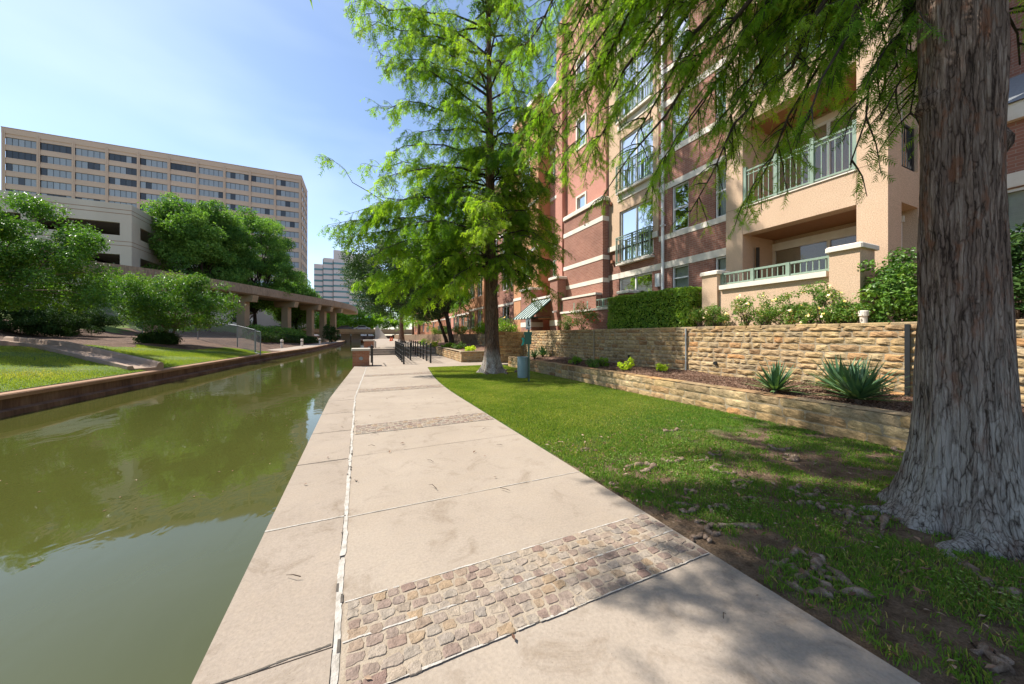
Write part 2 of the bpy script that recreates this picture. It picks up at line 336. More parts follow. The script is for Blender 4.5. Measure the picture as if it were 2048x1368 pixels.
    def build(s, name, mat=None, parent=None, smooth=False, tint=False, label=None):
        if not s.v: return None
        if name in SPLIT and len(s.cuts) > 1:                # every separate piece becomes a part of its own
            cs = s.cuts + [(len(s.v), len(s.f))]; o = None
            for (v0, f0), (v1, f1) in zip(cs[:-1], cs[1:]):
                q = MB(); q.add(s.v[v0:v1], [tuple(k - v0 for k in f) for f in s.f[f0:f1]]); o = q.build(name, mat, parent, smooth)
            return o
        off = wl(parent) if parent is not None else Vector((0, 0, 0))
        me = bpy.data.meshes.new(name); me.from_pydata([Vector(p) - off for p in s.v], [], s.f)
        ms = s.mats or [mat]
        for mm in ms: me.materials.append(mm)
        if len(ms) > 1: me.polygons.foreach_set('material_index', np.array(s.m, dtype=np.int32))
        if smooth: me.polygons.foreach_set('use_smooth', np.full(len(s.f), True))
        if tint:
            a = me.attributes.new('tint', 'FLOAT', 'FACE'); a.data.foreach_set('value', np.array(s.t, dtype=np.float32))
        me.update()
        o = bpy.data.objects.new(name, me); C.objects.link(o)
        if parent is not None: o.parent = parent
        if label: o['label'] = label
        return o
def struct(o): o['kind'] = 'structure'; return o
def copy_tree(o, parent=None):
    c = o.copy(); C.objects.link(c)
    if parent is not None: c.parent = parent
    for ch in [x for x in bpy.data.objects if x.parent is o]: copy_tree(ch, c)
    return c
def unit(a): return a / np.maximum(np.linalg.norm(a, axis=-1, keepdims=True), 1e-9)
def rand_dirs(n): return unit(rng.normal(size=(n, 3)))

# ------------------------------------------------------------------ foliage generators
def leaves_mesh(P, size, up=.5, out=None, aspect=.5):
    """leaf-shaped quads at points P, loosely facing up and outwards"""
    n = len(P); nr = rand_dirs(n) + np.array([0, 0, up])
    if out is not None: nr = nr + out * .6
    nr = unit(nr); ax = unit(np.cross(nr, rand_dirs(n))); sd = np.cross(nr, ax)
    L = size * rng.uniform(.7, 1.3, (n, 1)); W = L * aspect * .5
    v = np.empty((n, 4, 3)); v[:, 0] = P - ax * L * .5; v[:, 1] = P + sd * W + nr * L * .06; v[:, 2] = P + ax * L * .5 - nr * L * .1; v[:, 3] = P - sd * W + nr * L * .06
    f = np.arange(n * 4).reshape(n, 4)
    return v.reshape(-1, 3), f
def clump_points(centres, radii, per, flat_z=.75, shell=.55):
    pts = []; outs = []; tn = []
    for c, r in zip(centres, radii):
        k = max(3, int(per * (r / np.mean(radii)) ** 2))
        d = rand_dirs(k); rr = r * (shell + (1 - shell) * rng.random((k, 1))) * rng.uniform(.75, 1.15, (k, 1))
        p = c + d * rr * np.array([1, 1, flat_z]); pts.append(p); outs.append(d)
        tn.append(np.clip(rng.normal(.45, .2, k) + rng.normal(0, .16), 0, 1))
    return np.concatenate(pts), np.concatenate(outs), np.concatenate(tn)
def crown_centres(c, rad, n, inner=.35, seed_bump=.22, zmin=None):
    d = rand_dirs(n * 3); ph = rng.uniform(0, 6.28, 3)
    lump = 1 + seed_bump * np.sin(d[:, 0] * 4 + ph[0]) * np.cos(d[:, 1] * 5 + ph[1]) + seed_bump * .6 * np.sin(d[:, 2] * 6 + ph[2])
    r = (inner + (1 - inner) * rng.random(len(d)) ** .45) * lump
    p = np.array(c) + d * r[:, None] * np.array(rad)
    if zmin is not None: p = p[p[:, 2] > zmin]
    return p[:n]
def limb_pts(a, b, sag=.0, n=6, wob=.08):
    a = np.array(a, float); b = np.array(b, float); L = np.linalg.norm(b - a); out = []
    for i in range(n):
        s = i / (n - 1); p = a + (b - a) * s + np.array([0, 0, sag * math.sin(math.pi * s)])
        if 0 < i < n - 1: p = p + rng.normal(0, wob * L * .3, 3)
        out.append(p)
    return out
def broad_tree(name, base, label, cat, crown_c, rad, leafmat_, barkm, n_cl=90, cl_r=.9, per=170, leaf=.18, trunk_r=.25, stems=1, lean=None, group=None,
               fork=.45, aspect=.5, zmin=None, up=.5, inner=.35):
    t = thing(name, base, label, cat, group)
    cc = np.array(crown_c); base = np.array(base, float)
    cs = crown_centres(cc, rad, n_cl, zmin=zmin, inner=inner)
    mb = MB(); forks = []
    for s in range(stems):
        off = np.array([math.cos(s * 2.4), math.sin(s * 2.4), 0]) * (trunk_r * 1.1 if stems > 1 else 0)
        top = base + (cc - base) * fork + off * (4 if stems > 1 else 0)
        if lean is not None: top = np.array(lean)
        mid = (base + top) / 2 + np.array([off[0] * 1.2, off[1] * 1.2, 0])
        pts = [base + off - np.array([0, 0, .15]), base + off * 1.1 + (top - base) * .12, mid, top]
        mb.tube(pts, [trunk_r * 1.35, trunk_r, trunk_r * .85, trunk_r * .72], 10); forks.append(top)
    for i, c in enumerate(cs[:max(8, n_cl // 3)]):
        a = forks[i % len(forks)]
        if np.linalg.norm(c - a) < .3: continue
        lp = limb_pts(a, c, sag=.06 * np.linalg.norm(c - a), n=6)
        r0 = trunk_r * rng.uniform(.28, .5)
        mb.tube(lp, [r0 * (1 - .85 * k / 5) for k in range(6)], 5, caps=False)
    mb.build('trunk', barkm, t, smooth=True)
    P, out, tn = clump_points(cs, cl_r * rng.uniform(.7, 1.3, len(cs)), per)
    v, f = leaves_mesh(P, leaf, up, out, aspect)
    np_obj('crown', v, f, leafmat_, t, tint=tn)
    return t
def fronds(B, D, L, m=6, wid=.34, lw=.16):
    """feathery cypress sprays: m pairs of leaflets along each axis"""
    n = len(B); D = unit(D); S = unit(np.cross(D, rand_dirs(n) + np.array([0, 0, 1.2]))); L = L.reshape(-1, 1)
    vs = np.empty((n, 2 * m, 3, 3))
    for j in range(m):
        s = (j + .6) / m; p = B + D * L * s
        ll = L * wid * (.55 + .9 * s * (1 - s) * 2) * rng.uniform(.8, 1.2, (n, 1)); hw = L * lw / m * 1.9
        for q, sg in enumerate((1, -1)):
            tip = p + (S * sg * rng.uniform(.45, .95, (n, 1)) + D * rng.uniform(.35, .8, (n, 1)) + rng.normal(0, .16, (n, 3))) * ll + np.array([0, 0, -.22]) * ll
            vs[:, 2 * j + q, 0] = p - D * hw; vs[:, 2 * j + q, 1] = p + D * hw; vs[:, 2 * j + q, 2] = tip
    return vs.reshape(-1, 3), np.arange(n * 2 * m * 3).reshape(-1, 3), 2 * m
def path_pts(pts, step):
    out = []; dirs = []
    for a, b in zip(pts[:-1], pts[1:]):
        L = np.linalg.norm(b - a); k = max(1, int(L / step))
        for i in range(k): out.append(a + (b - a) * ((i + rng.random()) / k)); dirs.append((b - a) / max(L, 1e-6))
    return out, dirs
# ------------------------------------------------------------------ ground, water, promenade
def edge(y): return -.66 + (.045 * (y - 9) if y > 9 else 0) + (.0006 * (y - 9) ** 2 if 9 < y < 14 else (.015 if y >= 14 else 0))
def bend(y): return .045 * max(0, y - 14)
MB().box(-1500, 1500, -400, 3000, -1.9, -1.5).build('ground', MAT['dirt'])['kind'] = 'structure'
w = MB(); w.quad((-40, -30, -.6), (12, -30, -.6), (12, 104, -.6), (-40, 104, -.6)); struct(w.build('canal_water', MAT['water']))

def strip(fa, fb, y0, y1, z, n, zb=-1.5, mat=None, name='promenade', riser=None):
    mb = MB(); ys = np.linspace(y0, y1, n)
    for a, b in zip(ys[:-1], ys[1:]):
        mb.quad((fa(a), a, z), (fb(a), a, z), (fb(b), b, z), (fa(b), b, z))
        mb.quad((fa(a), a, zb), (fa(a), a, z), (fa(b), b, z), (fa(b), b, zb)); mb.quad((fb(a), a, zb), (fb(b), b, zb), (fb(b), b, z), (fb(a), a, z))
    mb.quad((fa(y0), y0, zb), (fb(y0), y0, zb), (fb(y0), y0, z), (fa(y0), y0, z)); mb.quad((fa(y1), y1, zb), (fb(y1), y1, zb), (fb(y1), y1, z), (fa(y1), y1, z))
    return struct(mb.build(name, mat))
joint = lambda y: edge(y) + .552
right = lambda y: 2.2 + (.012 * (y - 8) ** 2 if 8 < y < 13 else (.3 + .12 * (y - 13) if y >= 13 else 0))
# the kerb-side coping in bays with a hair of difference in level, the walk behind it
yb = [-3, .5, 1.84, 3.13, 4.56, 5.92, 7.3, 8.7, 10.1, 11.5, 13, 14.5, 16, 18.4, 22, 27]
for i, (a, b) in enumerate(zip(yb[:-1], yb[1:])):
    strip(lambda y: edge(y), lambda y: joint(y) - .014, a + .004, b - .004, .003, 6, mat=MAT['coping'], name='canal_coping')
strip(lambda y: joint(y) + .014, right, -3, 16.1, .002, 40, mat=MAT['paving'], name='promenade')
strip(lambda y: joint(y) + .014, lambda y: 9.0, 16.1, 18.1, .0, 6, mat=MAT['paving'], name='promenade')
strip(lambda y: joint(y) + .014, lambda y: 5.05 + bend(y), 18.1, 27, .0, 12, mat=MAT['paving'], name='promenade')
# raised far promenade and its three risers
st_ = MB()
for k in range(3): st_.box(edge(27) + .1, 2.4 + bend(27), 27 + .36 * k, 27 + .36 * (k + 1), -.5, .15 * (k + 1))
struct(st_.build('steps', MAT['coping']))
strip(lambda y: edge(y), lambda y: 5.2 + bend(y), 28.08, 104, .45, 40, mat=MAT['paving'], name='promenade')
strip(lambda y: 2.45 + bend(y), lambda y: 5.2 + bend(y), 27, 28.08, .2, 4, mat=MAT['paving'], name='promenade')
js = MB()                                            # white sealant along the long joint and two cross joints
def seal(fn, a, b, wd, n, gaps=True, along=True, z=.0065):
    ys = np.linspace(a, b, n); sm = lambda q: np.convolve(q, np.ones(7) / 7, 'same'); ww = wd * (1 + .45 * sm(rng.normal(size=n)) + .05 * rng.normal(size=n)).clip(.4, 1.6); off = sm(rng.normal(0, wd * .3, n))
    for i in range(n - 1):
        if gaps and rng.random() < .03: continue
        if along:
            c0, c1 = fn(ys[i]) + off[i], fn(ys[i + 1]) + off[i + 1]
            js.quad((c0 - ww[i] / 2, ys[i], z), (c0 + ww[i] / 2, ys[i], z), (c1 + ww[i + 1] / 2, ys[i + 1], z), (c1 - ww[i + 1] / 2, ys[i + 1], z))
        else:
            c0, c1 = fn(ys[i]) + off[i], fn(ys[i + 1]) + off[i + 1]
            js.quad((ys[i], c0 - ww[i] / 2, z), (ys[i + 1], c1 - ww[i + 1] / 2, z), (ys[i + 1], c1 + ww[i + 1] / 2, z), (ys[i], c0 + ww[i] / 2, z))
for a, b in zip(np.linspace(-3, 27, 61)[:-1], np.linspace(-3, 27, 61)[1:]): js.quad((joint(a) - .013, a, -.004), (joint(a) + .013, a, -.004), (joint(b) + .013, b, -.004), (joint(b) - .013, b, -.004))
seal(lambda y: joint(y), .3, 17, .032, 420, z=.0065)
seal(lambda x: 3.13, edge(3), joint(3), .02, 26, False, False, .0065)
seal(lambda x: 3.1, joint(3) + .02, 2.2, .009, 90, True, False)
struct(js.build('joint_sealant', MAT['sealant']))
ck = MB()
def crack(x0, y0, x1, y1, n, wd, z=.0055):
    for i in range(n):
        s0, s1 = i / n, (i + 1) / n; ya = y0 + (y1 - y0) * s0 + .004 * math.sin(i * .5) ; yb_ = y0 + (y1 - y0) * s1 + .004 * math.sin(i * .5 + .5); ww = wd * rng.uniform(.5, 1.3)
        ck.quad((x0 + (x1 - x0) * s0, ya - ww / 2, z), (x0 + (x1 - x0) * s1, yb_ - ww / 2, z), (x0 + (x1 - x0) * s1, yb_ + ww / 2, z), (x0 + (x1 - x0) * s0, ya + ww / 2, z))
for yy in (1.84, 4.56, 5.92, 7.3, 8.7, 10.1, 11.5): crack(edge(yy), yy, joint(yy) - .02, yy + .02, 24, .009, .0058)
for yy in (4.62, 7.4, 8.7, 11.4): crack(joint(yy) + .03, yy, right(yy) - .02, yy + .03, 30, .005, .0052)
for i in range(26):                                   # open spots where the sealant has fallen out
    yy = rng.uniform(.8, 9); L = rng.uniform(.015, .09); s = rng.choice([-1, 1]) * .014
    ck.quad((joint(yy) + s - .007, yy, .009), (joint(yy) + s + .007, yy, .009), (joint(yy) + s + .006, yy + L, .009), (joint(yy) + s - .006, yy + L, .009))
struct(ck.build('open_joint', MAT['crack']))

def cobble_band(ya, yb_, rows, slant=.03):
    """setts laid in rows across the walk, bedded in mortar between two sealant lines"""
    x0, x1 = joint(ya) + .03, right((ya + yb_) / 2) - .02
    mb = MB(); mb.quad((x0, ya, .006), (x1, ya + slant, .006), (x1, yb_ + slant, .006), (x0, yb_, .006))
    struct(mb.build('cobble_mortar', MAT['mortar']))
    s = MB(); rh = (yb_ - ya) / rows
    for r in range(rows):
        x = x0 + rng.uniform(.005, .02)
        while x < x1 - .04:
            wd = rng.uniform(.066, .095) if rng.random() > .08 else rng.uniform(.1, .125)
            wd = min(wd, x1 - x)
            if wd < .035: break
            cy = ya + (r + .5) * rh + slant * (x - x0) / (x1 - x0) + rng.normal(0, .005); cx = x + wd / 2
            hx, hy = wd / 2 - .0055, rh / 2 - .005 * (1 if rh < .1 else 1.3); zt = .0082 + rng.uniform(0, .0035); n = 16
            rg = []; pq = rng.uniform(0, 6.28)
            for ins, z in ((1.0, .003), (.99, zt - .002), (.93, zt), (.5, zt + rng.uniform(-.001, .001))):
                ring = []
                for k in range(n):
                    a = 2 * math.pi * k / n; ca, sa = math.cos(a), math.sin(a); q = (abs(ca) ** 7 + abs(sa) ** 7) ** (1 / 7)
                    ring.append([cx + hx * ca / q * ins, cy + hy * sa / q * ins, z])
                rg.append(ring)
            jit = rng.normal(0, .0018, (n, 2)) + np.array([[.006 * math.sin(k * .785 + pq), .005 * math.cos(k * .785 + pq * 2)] for k in range(n)]) * rng.uniform(.2, 1.1); tl = rng.normal(0, .022, 2)
            vs = []
            for ring in rg:
                for k, p in enumerate(ring): vs.append((p[0] + jit[k][0], p[1] + jit[k][1], p[2] + (p[0] - cx) * tl[0] + (p[1] - cy) * tl[1]))
            fs = [(a * n + k, a * n + (k + 1) % n, (a + 1) * n + (k + 1) % n, (a + 1) * n + k) for a in range(3) for k in range(n)] + [tuple(3 * n + k for k in range(n))]
            s.add(vs, fs, None, rng.random()); x += wd
    struct(s.build('cobble_band', MAT['cobble'], smooth=False, tint=True))
    js2 = MB()
    for yy in (ya, yb_, (ya + yb_) / 2 + .01):
        n = 70; wq = .009 * (1 + .5 * np.convolve(rng.normal(size=n + 8), np.ones(4) / 3, 'same'))
        for i in range(n):
            if rng.random() < .05: continue
            s0, s1 = i / n, (i + 1) / n; ww = max(.004, wq[i])
            X0, X1 = x0 + (x1 - x0) * s0, x0 + (x1 - x0) * s1; q = rng.normal(0, .001)
            js2.quad((X0, yy + slant * s0 - ww / 2 + q, .0095), (X1, yy + slant * s1 - ww / 2 + q, .0095), (X1, yy + slant * s1 + ww / 2 + q, .0095), (X0, yy + slant * s0 + ww / 2 + q, .0095))
    struct(js2.build('band_sealant', MAT['sealant']))
cobble_band(1.545, 2.115, 8); cobble_band(5.62, 6.18, 8); cobble_band(9.7, 10.25, 7); cobble_band(13.3, 13.85, 6)

# ------------------------------------------------------------------ lawn beside the walk
lm = MB(); ys = np.linspace(-2.5, 16.1, 60)
for a, b in zip(ys[:-1], ys[1:]):
    lm.quad((right(a) + .01, a, -.012), (6.6, a, .0), (6.6, b, .0), (right(b) + .01, b, -.012))
def lawn_mat():
    m, nt, b, o = new_mat('lawn soil and thatch'); v = coords(nt)
    g = ramp(nt, noise(nt, v, 6, 6), [(.05, .095, .018), (.085, .15, .028), (.13, .15, .05)], .3, .75)
    d = ramp(nt, noise(nt, v, 7, 7), [(.10, .065, .04), (.22, .15, .095), (.30, .21, .14)], .3, .7)
    s = N(nt, 'ShaderNodeSeparateXYZ'); nt.links.new(v, s.inputs[0])
    mr = N(nt, 'ShaderNodeMapRange'); mr.inputs[1].default_value = 4.6; mr.inputs[2].default_value = 1.8; nt.links.new(s.outputs[1], mr.inputs[0])
    mm = N(nt, 'ShaderNodeMath', operation='ADD'); nt.links.new(mr.outputs[0], mm.inputs[0]); nt.links.new(noise(nt, v, 2.4, 6, .6), mm.inputs[1])
    f = ramp(nt, mm.outputs[0], [(0, 0, 0), (1, 1, 1)], .75, 1.0)
    c = mixc(nt, f, g, d); c = mixc(nt, 1, c, ramp(nt, noise(nt, v, 70, 4, .7), [(.55,) * 3, (1.25,) * 3], .3, .7), 'MULTIPLY')
    nt.links.new(c, b.inputs['Base Color']); b.inputs['Roughness'].default_value = .95; b.inputs['Specular IOR Level'].default_value = .1
    bump(nt, b, noise(nt, v, 45, 7, .7), 1, .05); return m
struct(lm.build('lawn', lawn_mat()))
NX, NY = 4.36, 1.0      # near cypress foot
def vnoise(x, y, s, seed):
    """cheap smooth value noise"""
    r_ = np.random.default_rng(seed); g = r_.random((64, 64)); u = (x * s) % 63; w_ = (y * s) % 63
    i = np.floor(u).astype(int); j = np.floor(w_).astype(int); a = u - i; b = w_ - j; a = a * a * (3 - 2 * a); b = b * b * (3 - 2 * b)
    i2 = (i + 1) % 64; j2 = (j + 1) % 64
    return g[i, j] * (1 - a) * (1 - b) + g[i2, j] * a * (1 - b) + g[i, j2] * (1 - a) * b + g[i2, j2] * a * b
def blades(name, X, Y, Z, h, wd, mat, lean=.5, tn=None):
    n = len(X); a = rng.uniform(0, 6.283, n); d = np.stack([np.cos(a), np.sin(a), np.zeros(n)], 1); l = rng.uniform(0, 6.283, n)
    le = np.stack([np.cos(l), np.sin(l), np.zeros(n)], 1) * (h * lean * rng.random(n))[:, None]
    B = np.stack([X, Y, Z], 1); v = np.empty((n, 5, 3)); ww = (wd * rng.uniform(.7, 1.3, n))[:, None]
    up = np.array([0, 0, 1.]); H = h[:, None]
    v[:, 0] = B - d * ww; v[:, 1] = B + d * ww; v[:, 2] = B + d * ww * .75 + le * .4 + up * H * .6; v[:, 3] = B + le + up * H * np.clip(1 - lean * .3, .5, 1); v[:, 4] = B - d * ww * .75 + le * .4 + up * H * .6
    f = np.arange(n * 5).reshape(n, 5)
    return tag(np_obj(name, v.reshape(-1, 3), f, mat, tint=rng.random(n) if tn is None else tn), kind='stuff')
def lawn_blades():
    n = 460000
    Y = -1.2 + 17.2 * rng.random(n) ** 1.45; X = 2.2 + rng.random(n) * 4.3
    rt = np.array([right(y) for y in np.linspace(-2, 17, 400)]); rr = np.interp(Y, np.linspace(-2, 17, 400), rt)
    keep = X > rr + .0 + .07 * vnoise(X, Y, 9, 5); X, Y = X[keep], Y[keep]
    sh = np.clip((5.2 - Y + (X - 3.2) * .35) / 2.2, 0, 1)                 # thin, worn turf under the big tree; also picks the shade-darkened blades
    pn = vnoise(X, Y, 2.6, 1) * .6 + vnoise(X, Y, 7, 2) * .4
    nearpath = np.clip(1 - (X - 2.2) / .55, 0, 1) * np.clip((2.4 - Y) / 1.0, 0, 1)
    p = 1 - sh * np.clip((.52 - pn) * 4.5, 0, .97) - nearpath * .5
    p *= 1 - np.clip(1 - np.hypot(X - NX, Y - NY) / .62, 0, 1) * 2
    k = rng.random(len(X)) < p; X, Y, sh, pn = X[k], Y[k], sh[k], pn[k]
    h = rng.uniform(.022, .05, len(X)) * (1 + .55 * sh * vnoise(X, Y, 4, 3)); wd = .0022 + .00022 * Y
    shade = rng.random(len(X)) < np.clip(sh * 1.3 - .1, 0, .9)  # blades under the tree take the green with shade painted in
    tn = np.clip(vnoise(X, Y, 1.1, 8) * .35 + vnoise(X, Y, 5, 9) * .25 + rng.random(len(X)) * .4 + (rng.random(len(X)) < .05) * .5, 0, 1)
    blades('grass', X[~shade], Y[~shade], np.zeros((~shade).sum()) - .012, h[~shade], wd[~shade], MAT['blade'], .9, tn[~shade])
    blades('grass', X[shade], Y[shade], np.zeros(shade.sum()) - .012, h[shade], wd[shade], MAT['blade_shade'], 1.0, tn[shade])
lawn_blades()
# clover and seedling patches in the worn turf
px_ = rng.uniform(2.5, 4.6, 26); py_ = rng.uniform(.5, 3.6, 26); PP = []
for a, b in zip(px_, py_):
    if math.hypot(a - NX, b - NY) < .7: continue
    k = rng.integers(60, 170); PP.append(np.stack([a + rng.normal(0, .09, k), b + rng.normal(0, .09, k), rng.uniform(.02, .06, k)], 1))
PP = np.concatenate(PP); v, f = leaves_mesh(PP, .015, 2.5, aspect=.9); tag(np_obj('clover_patches', v, f, MAT['hedge'], tint=rng.random(len(PP))), kind='stuff')
k = 90; FL = np.stack([-1.2 - 4.5 * rng.random(k) ** 1.3, rng.uniform(2, 14, k), np.full(k, -.596)], 1); v, f = leaves_mesh(FL, .035, 30, aspect=.5); tag(np_obj('floating_leaves', v, f, MAT['mulch_chip'], tint=.5 + .5 * rng.random(k)), kind='stuff')
# twigs, dry leaves and chips on the worn turf and a few on the walk
n = 900; LX = rng.uniform(2.25, 5.2, n); LY = rng.uniform(-.2, 4.2, n); ex = 40
LX = np.concatenate([LX, rng.uniform(-.5, 2.2, ex)]); LY = np.concatenate([LY, rng.uniform(.6, 9, ex)]); LP = np.stack([LX, LY, np.full(len(LX), .02)], 1)
v, f = leaves_mesh(LP, .04 * rng.uniform(.4, 1.5, (len(LP), 1)), 3, aspect=.4)
tag(np_obj('leaf_litter', v, f, MAT['mulch_chip'], tint=rng.random(len(LP))), kind='stuff')
tw = MB()
for i in range(60):
    x, y = (rng.uniform(2.3, 4.8), rng.uniform(-.1, 3.6)) if i < 48 else (rng.uniform(-.4, 2), rng.uniform(1, 7)); a = rng.uniform(0, 6.28); L = rng.uniform(.08, .3) * (1 if i < 48 else .45)
    tw.tube([(x, y, .022), (x + math.cos(a) * L * .5, y + math.sin(a) * L * .5 + rng.normal(0, .02), .034), (x + math.cos(a) * L, y + math.sin(a) * L, .02)], [.003, .0028, .0015], 4)
tag(tw.build('twig_litter', MAT['stem']), kind='stuff')

# ------------------------------------------------------------------ rough stone walls and the mulch bed
def stone_face(mb, F, u0, u1, v0, v1, rough=.018, lmin=.16, lmax=.5, gap=.012, course=(.10, .15), capl=None):
    """coursed rubble: every stone its own pillowed, broken face in front of the mortar"""
    v = v0; rows = []
    while v < v1 - .05:
        h = rng.uniform(*course)
        if v1 - v - h < .07: h = v1 - v
        rows.append((v, h)); v += h
    for ri, (v, h) in enumerate(rows):
        u = u0 - rng.uniform(0, .2); top = capl and ri == len(rows) - 1
        while u < u1 - .02:
            L = rng.uniform(lmin, lmax) * (1.5 if top else 1); a, b = max(u, u0), min(u + L, u1); u += L
            if b - a < .06: continue
            nu, nv = max(4, int((b - a) / .05)), 5
            ga = gap * rng.uniform(.5, 1.2); pr = rng.uniform(.6, 1.25); tn = rng.random(); tiltv = rng.normal(0, .008)
            us = np.linspace(a + ga / 2, b - ga / 2, nu + 1); vs_ = np.linspace(v + ga / 2, v + h - ga / 2, nv + 1); P = []
            ph = rng.uniform(0, 6.28, 4)
            for j, vv in enumerate(vs_):
                for i, uu in enumerate(us):
                    eu = min(i, nu - i) ; ev = min(j, nv - j); e = 0 if min(eu, ev) == 0 else (.75 if min(eu, ev) == 1 else 1)
                    d = e * rough * pr * (1 + .4 * math.sin(uu * 23 + ph[0]) * math.sin(vv * 41 + ph[1])) + (rng.normal(0, rough * .15) if e else 0) + tiltv * (j / nv - .5)
                    ju = rng.normal(0, .004) if e == 0 else rng.normal(0, .006)
                    P.append(F(uu + (ju if 0 < i < nu else 0) + (rng.normal(0, .006) if i in (0, nu) else 0), vv + rng.normal(0, .0035), -d))
            fs = [(j * (nu + 1) + i, j * (nu + 1) + i + 1, (j + 1) * (nu + 1) + i + 1, (j + 1) * (nu + 1) + i) for j in range(nv) for i in range(nu)]
            mb.add(P, fs, None, tn)
def WX(X): return lambda u, v, w: (X + w, u, v)
def WY(Y): return lambda u, v, w: (u, Y + w, v)
def WZ(Z): return lambda u, v, w: (v, u, Z - w)
LWX = 6.45; UWX = 8.3; UWT = 1.69
def low_wall():
    t = thing('low_stone_wall', (LWX, 7, 0), 'knee-high sandstone wall between the lawn and the mulch bed', 'wall')
    mb = MB(); mb.box(LWX + .01, LWX + .30, -2.5, 14.9, -.1, .44); mb.build('mortar_core', MAT['stone_mortar'], t)
    s = MB(); stone_face(s, WX(LWX + .01), -1.0, 14.9, -.02, .455, .016, .2, .55, .014, (.13, .18), True)
    stone_face(s, WY(14.9), LWX, LWX + .3, 0, .455, .012, .15, .3)
    s.build('stone_course', MAT['stone'], t, tint=True)
    c = MB(); y = -1.0
    while y < 14.9:                                       # flat coping stones
        L = min(rng.uniform(.35, .7), 14.9 - y); z = .462 + rng.uniform(0, .012); tn = rng.random()
        g = 6; P = []
        for j in range(4):
            for i in range(g + 1):
                P.append((LWX - .004 + .33 * j / 3 + rng.normal(0, .004), y + .006 + (L - .012) * i / g, z + (rng.normal(0, .004) if j in (1, 2) else -.012)))
        c.add(P, [(j * (g + 1) + i, (j + 1) * (g + 1) + i, (j + 1) * (g + 1) + i + 1, j * (g + 1) + i + 1) for j in range(3) for i in range(g)], None, tn); y += L
    c.build('coping_stone', MAT['stone'], t, tint=True)
low_wall()
def upper_wall():
    t = thing('retaining_wall', (UWX, 8, .3), 'tall honey-coloured sandstone retaining wall below the hedge and roses', 'wall')
    mb = MB(); mb.box(UWX + .01, UWX + .38, -3, 17, .2, UWT - .015); mb.box(gx(993, 17.0), UWX + .0, 17.0 + .01, 17.3, -.1, UWT - .015); mb.build('mortar_core', MAT['stone_mortar'], t)
    s = MB(); stone_face(s, WX(UWX + .01), -1.2, 16.99, .3, UWT, .026, .13, .46, .02, (.10, .15), True)
    stone_face(s, WY(17.0), gx(993, 17.0), UWX - .02, .0, UWT, .022, .18, .45, .014, (.10, .14), True)
    s.build('stone_course', MAT['stone'], t, tint=True)
    c = MB(); y = -1.2
    while y < 17:
        L = rng.uniform(.3, .7); c.bevbox(UWX - .01, UWX + .39, y + .006, min(y + L, 17) - .006, UWT - .03, UWT + .022 + rng.uniform(0, .012), .012, None); c.t[-10:] = [rng.random()] * 10; y += L
    c.build('coping_stone', MAT['stone'], t, tint=True)
    for px, wd, mt in ((1371, .035, 'galv'), (1814, .06, 'black_metal'), (1187, .05, 'stone_mortar')):
        y = fy(px, UWX - .05); j = MB()
        j.box(UWX - .048, UWX - .02, y - wd / 2, y + wd / 2, .45, UWT - .01); j.build('movement_joint', MAT[mt], t)
    for px in (1258, 1430): 
        y = fy(px, UWX - .03); j = MB(); j.tube([(UWX - .045, y, .78), (UWX + .03, y, .78)], .045, 12); j.build('weep_hole', MAT['black_metal'], t)
upper_wall()
# mulch bed between the walls
mb = MB(); xs = np.linspace(LWX + .28, UWX + .02, 8); ys = np.linspace(-2.5, 15.2, 70)
hz = lambda x, y: .40 + .10 * (x - 6.7) / 1.6 + .025 * math.sin(y * 2.1 + x * 3) + .015 * math.sin(y * 5 + x * 7)
for a, b in zip(xs[:-1], xs[1:]):
    for c_, d in zip(ys[:-1], ys[1:]): mb.quad((a, c_, hz(a, c_)), (b, c_, hz(b, c_)), (b, d, hz(b, d)), (a, d, hz(a, d)))
struct(mb.build('mulch_bed', MAT['mulch'], smooth=True))
n = 26000; X = rng.uniform(LWX + .32, UWX, n); Y = .5 + 12 * rng.random(n) ** 1.2; Z = np.array([hz(a, b) for a, b in zip(X, Y)]) + .008
v, f = leaves_mesh(np.stack([X, Y, Z], 1), .045, 1.6, aspect=.35); tag(np_obj('mulch_chips', v, f, MAT['mulch_chip'], tint=rng.random(n) ** 1.3), kind='stuff')
# planted ground above the retaining wall and round the entrance
mb = MB(); mb.box(UWX + .36, 60, -6, 17.05, -1.4, UWT - .03); mb.box(9.0, 60, 17.05, 110, -1.4, UWT - .1); mb.build('garden_terrace', MAT['dirt'])['kind'] = 'structure'

# ------------------------------------------------------------------ facade tools
def wallface(mb, F, u0, u1, v0, v1, holes, depth, mat=None, back=None):
    us = sorted({u0, u1} | {min(max(q, u0), u1) for h in holes for q in h[:2]}); vs = sorted({v0, v1} | {min(max(q, v0), v1) for h in holes for q in h[2:]})
    for a, b in zip(us[:-1], us[1:]):
        for c, d in zip(vs[:-1], vs[1:]):
            m1, m2 = (a + b) / 2, (c + d) / 2
            if any(h[0] < m1 < h[1] and h[2] < m2 < h[3] for h in holes): continue
            mb.quad(F(a, c, 0), F(b, c, 0), F(b, d, 0), F(a, d, 0), mat)
    for a, b, c, d in holes:
        mb.quad(F(a, c, 0), F(a, d, 0), F(a, d, depth), F(a, c, depth), mat); mb.quad(F(b, c, 0), F(b, d, 0), F(b, d, depth), F(b, c, depth), mat)
        mb.quad(F(a, c, 0), F(b, c, 0), F(b, c, depth), F(a, c, depth), mat); mb.quad(F(a, d, 0), F(b, d, 0), F(b, d, depth), F(a, d, depth), mat)
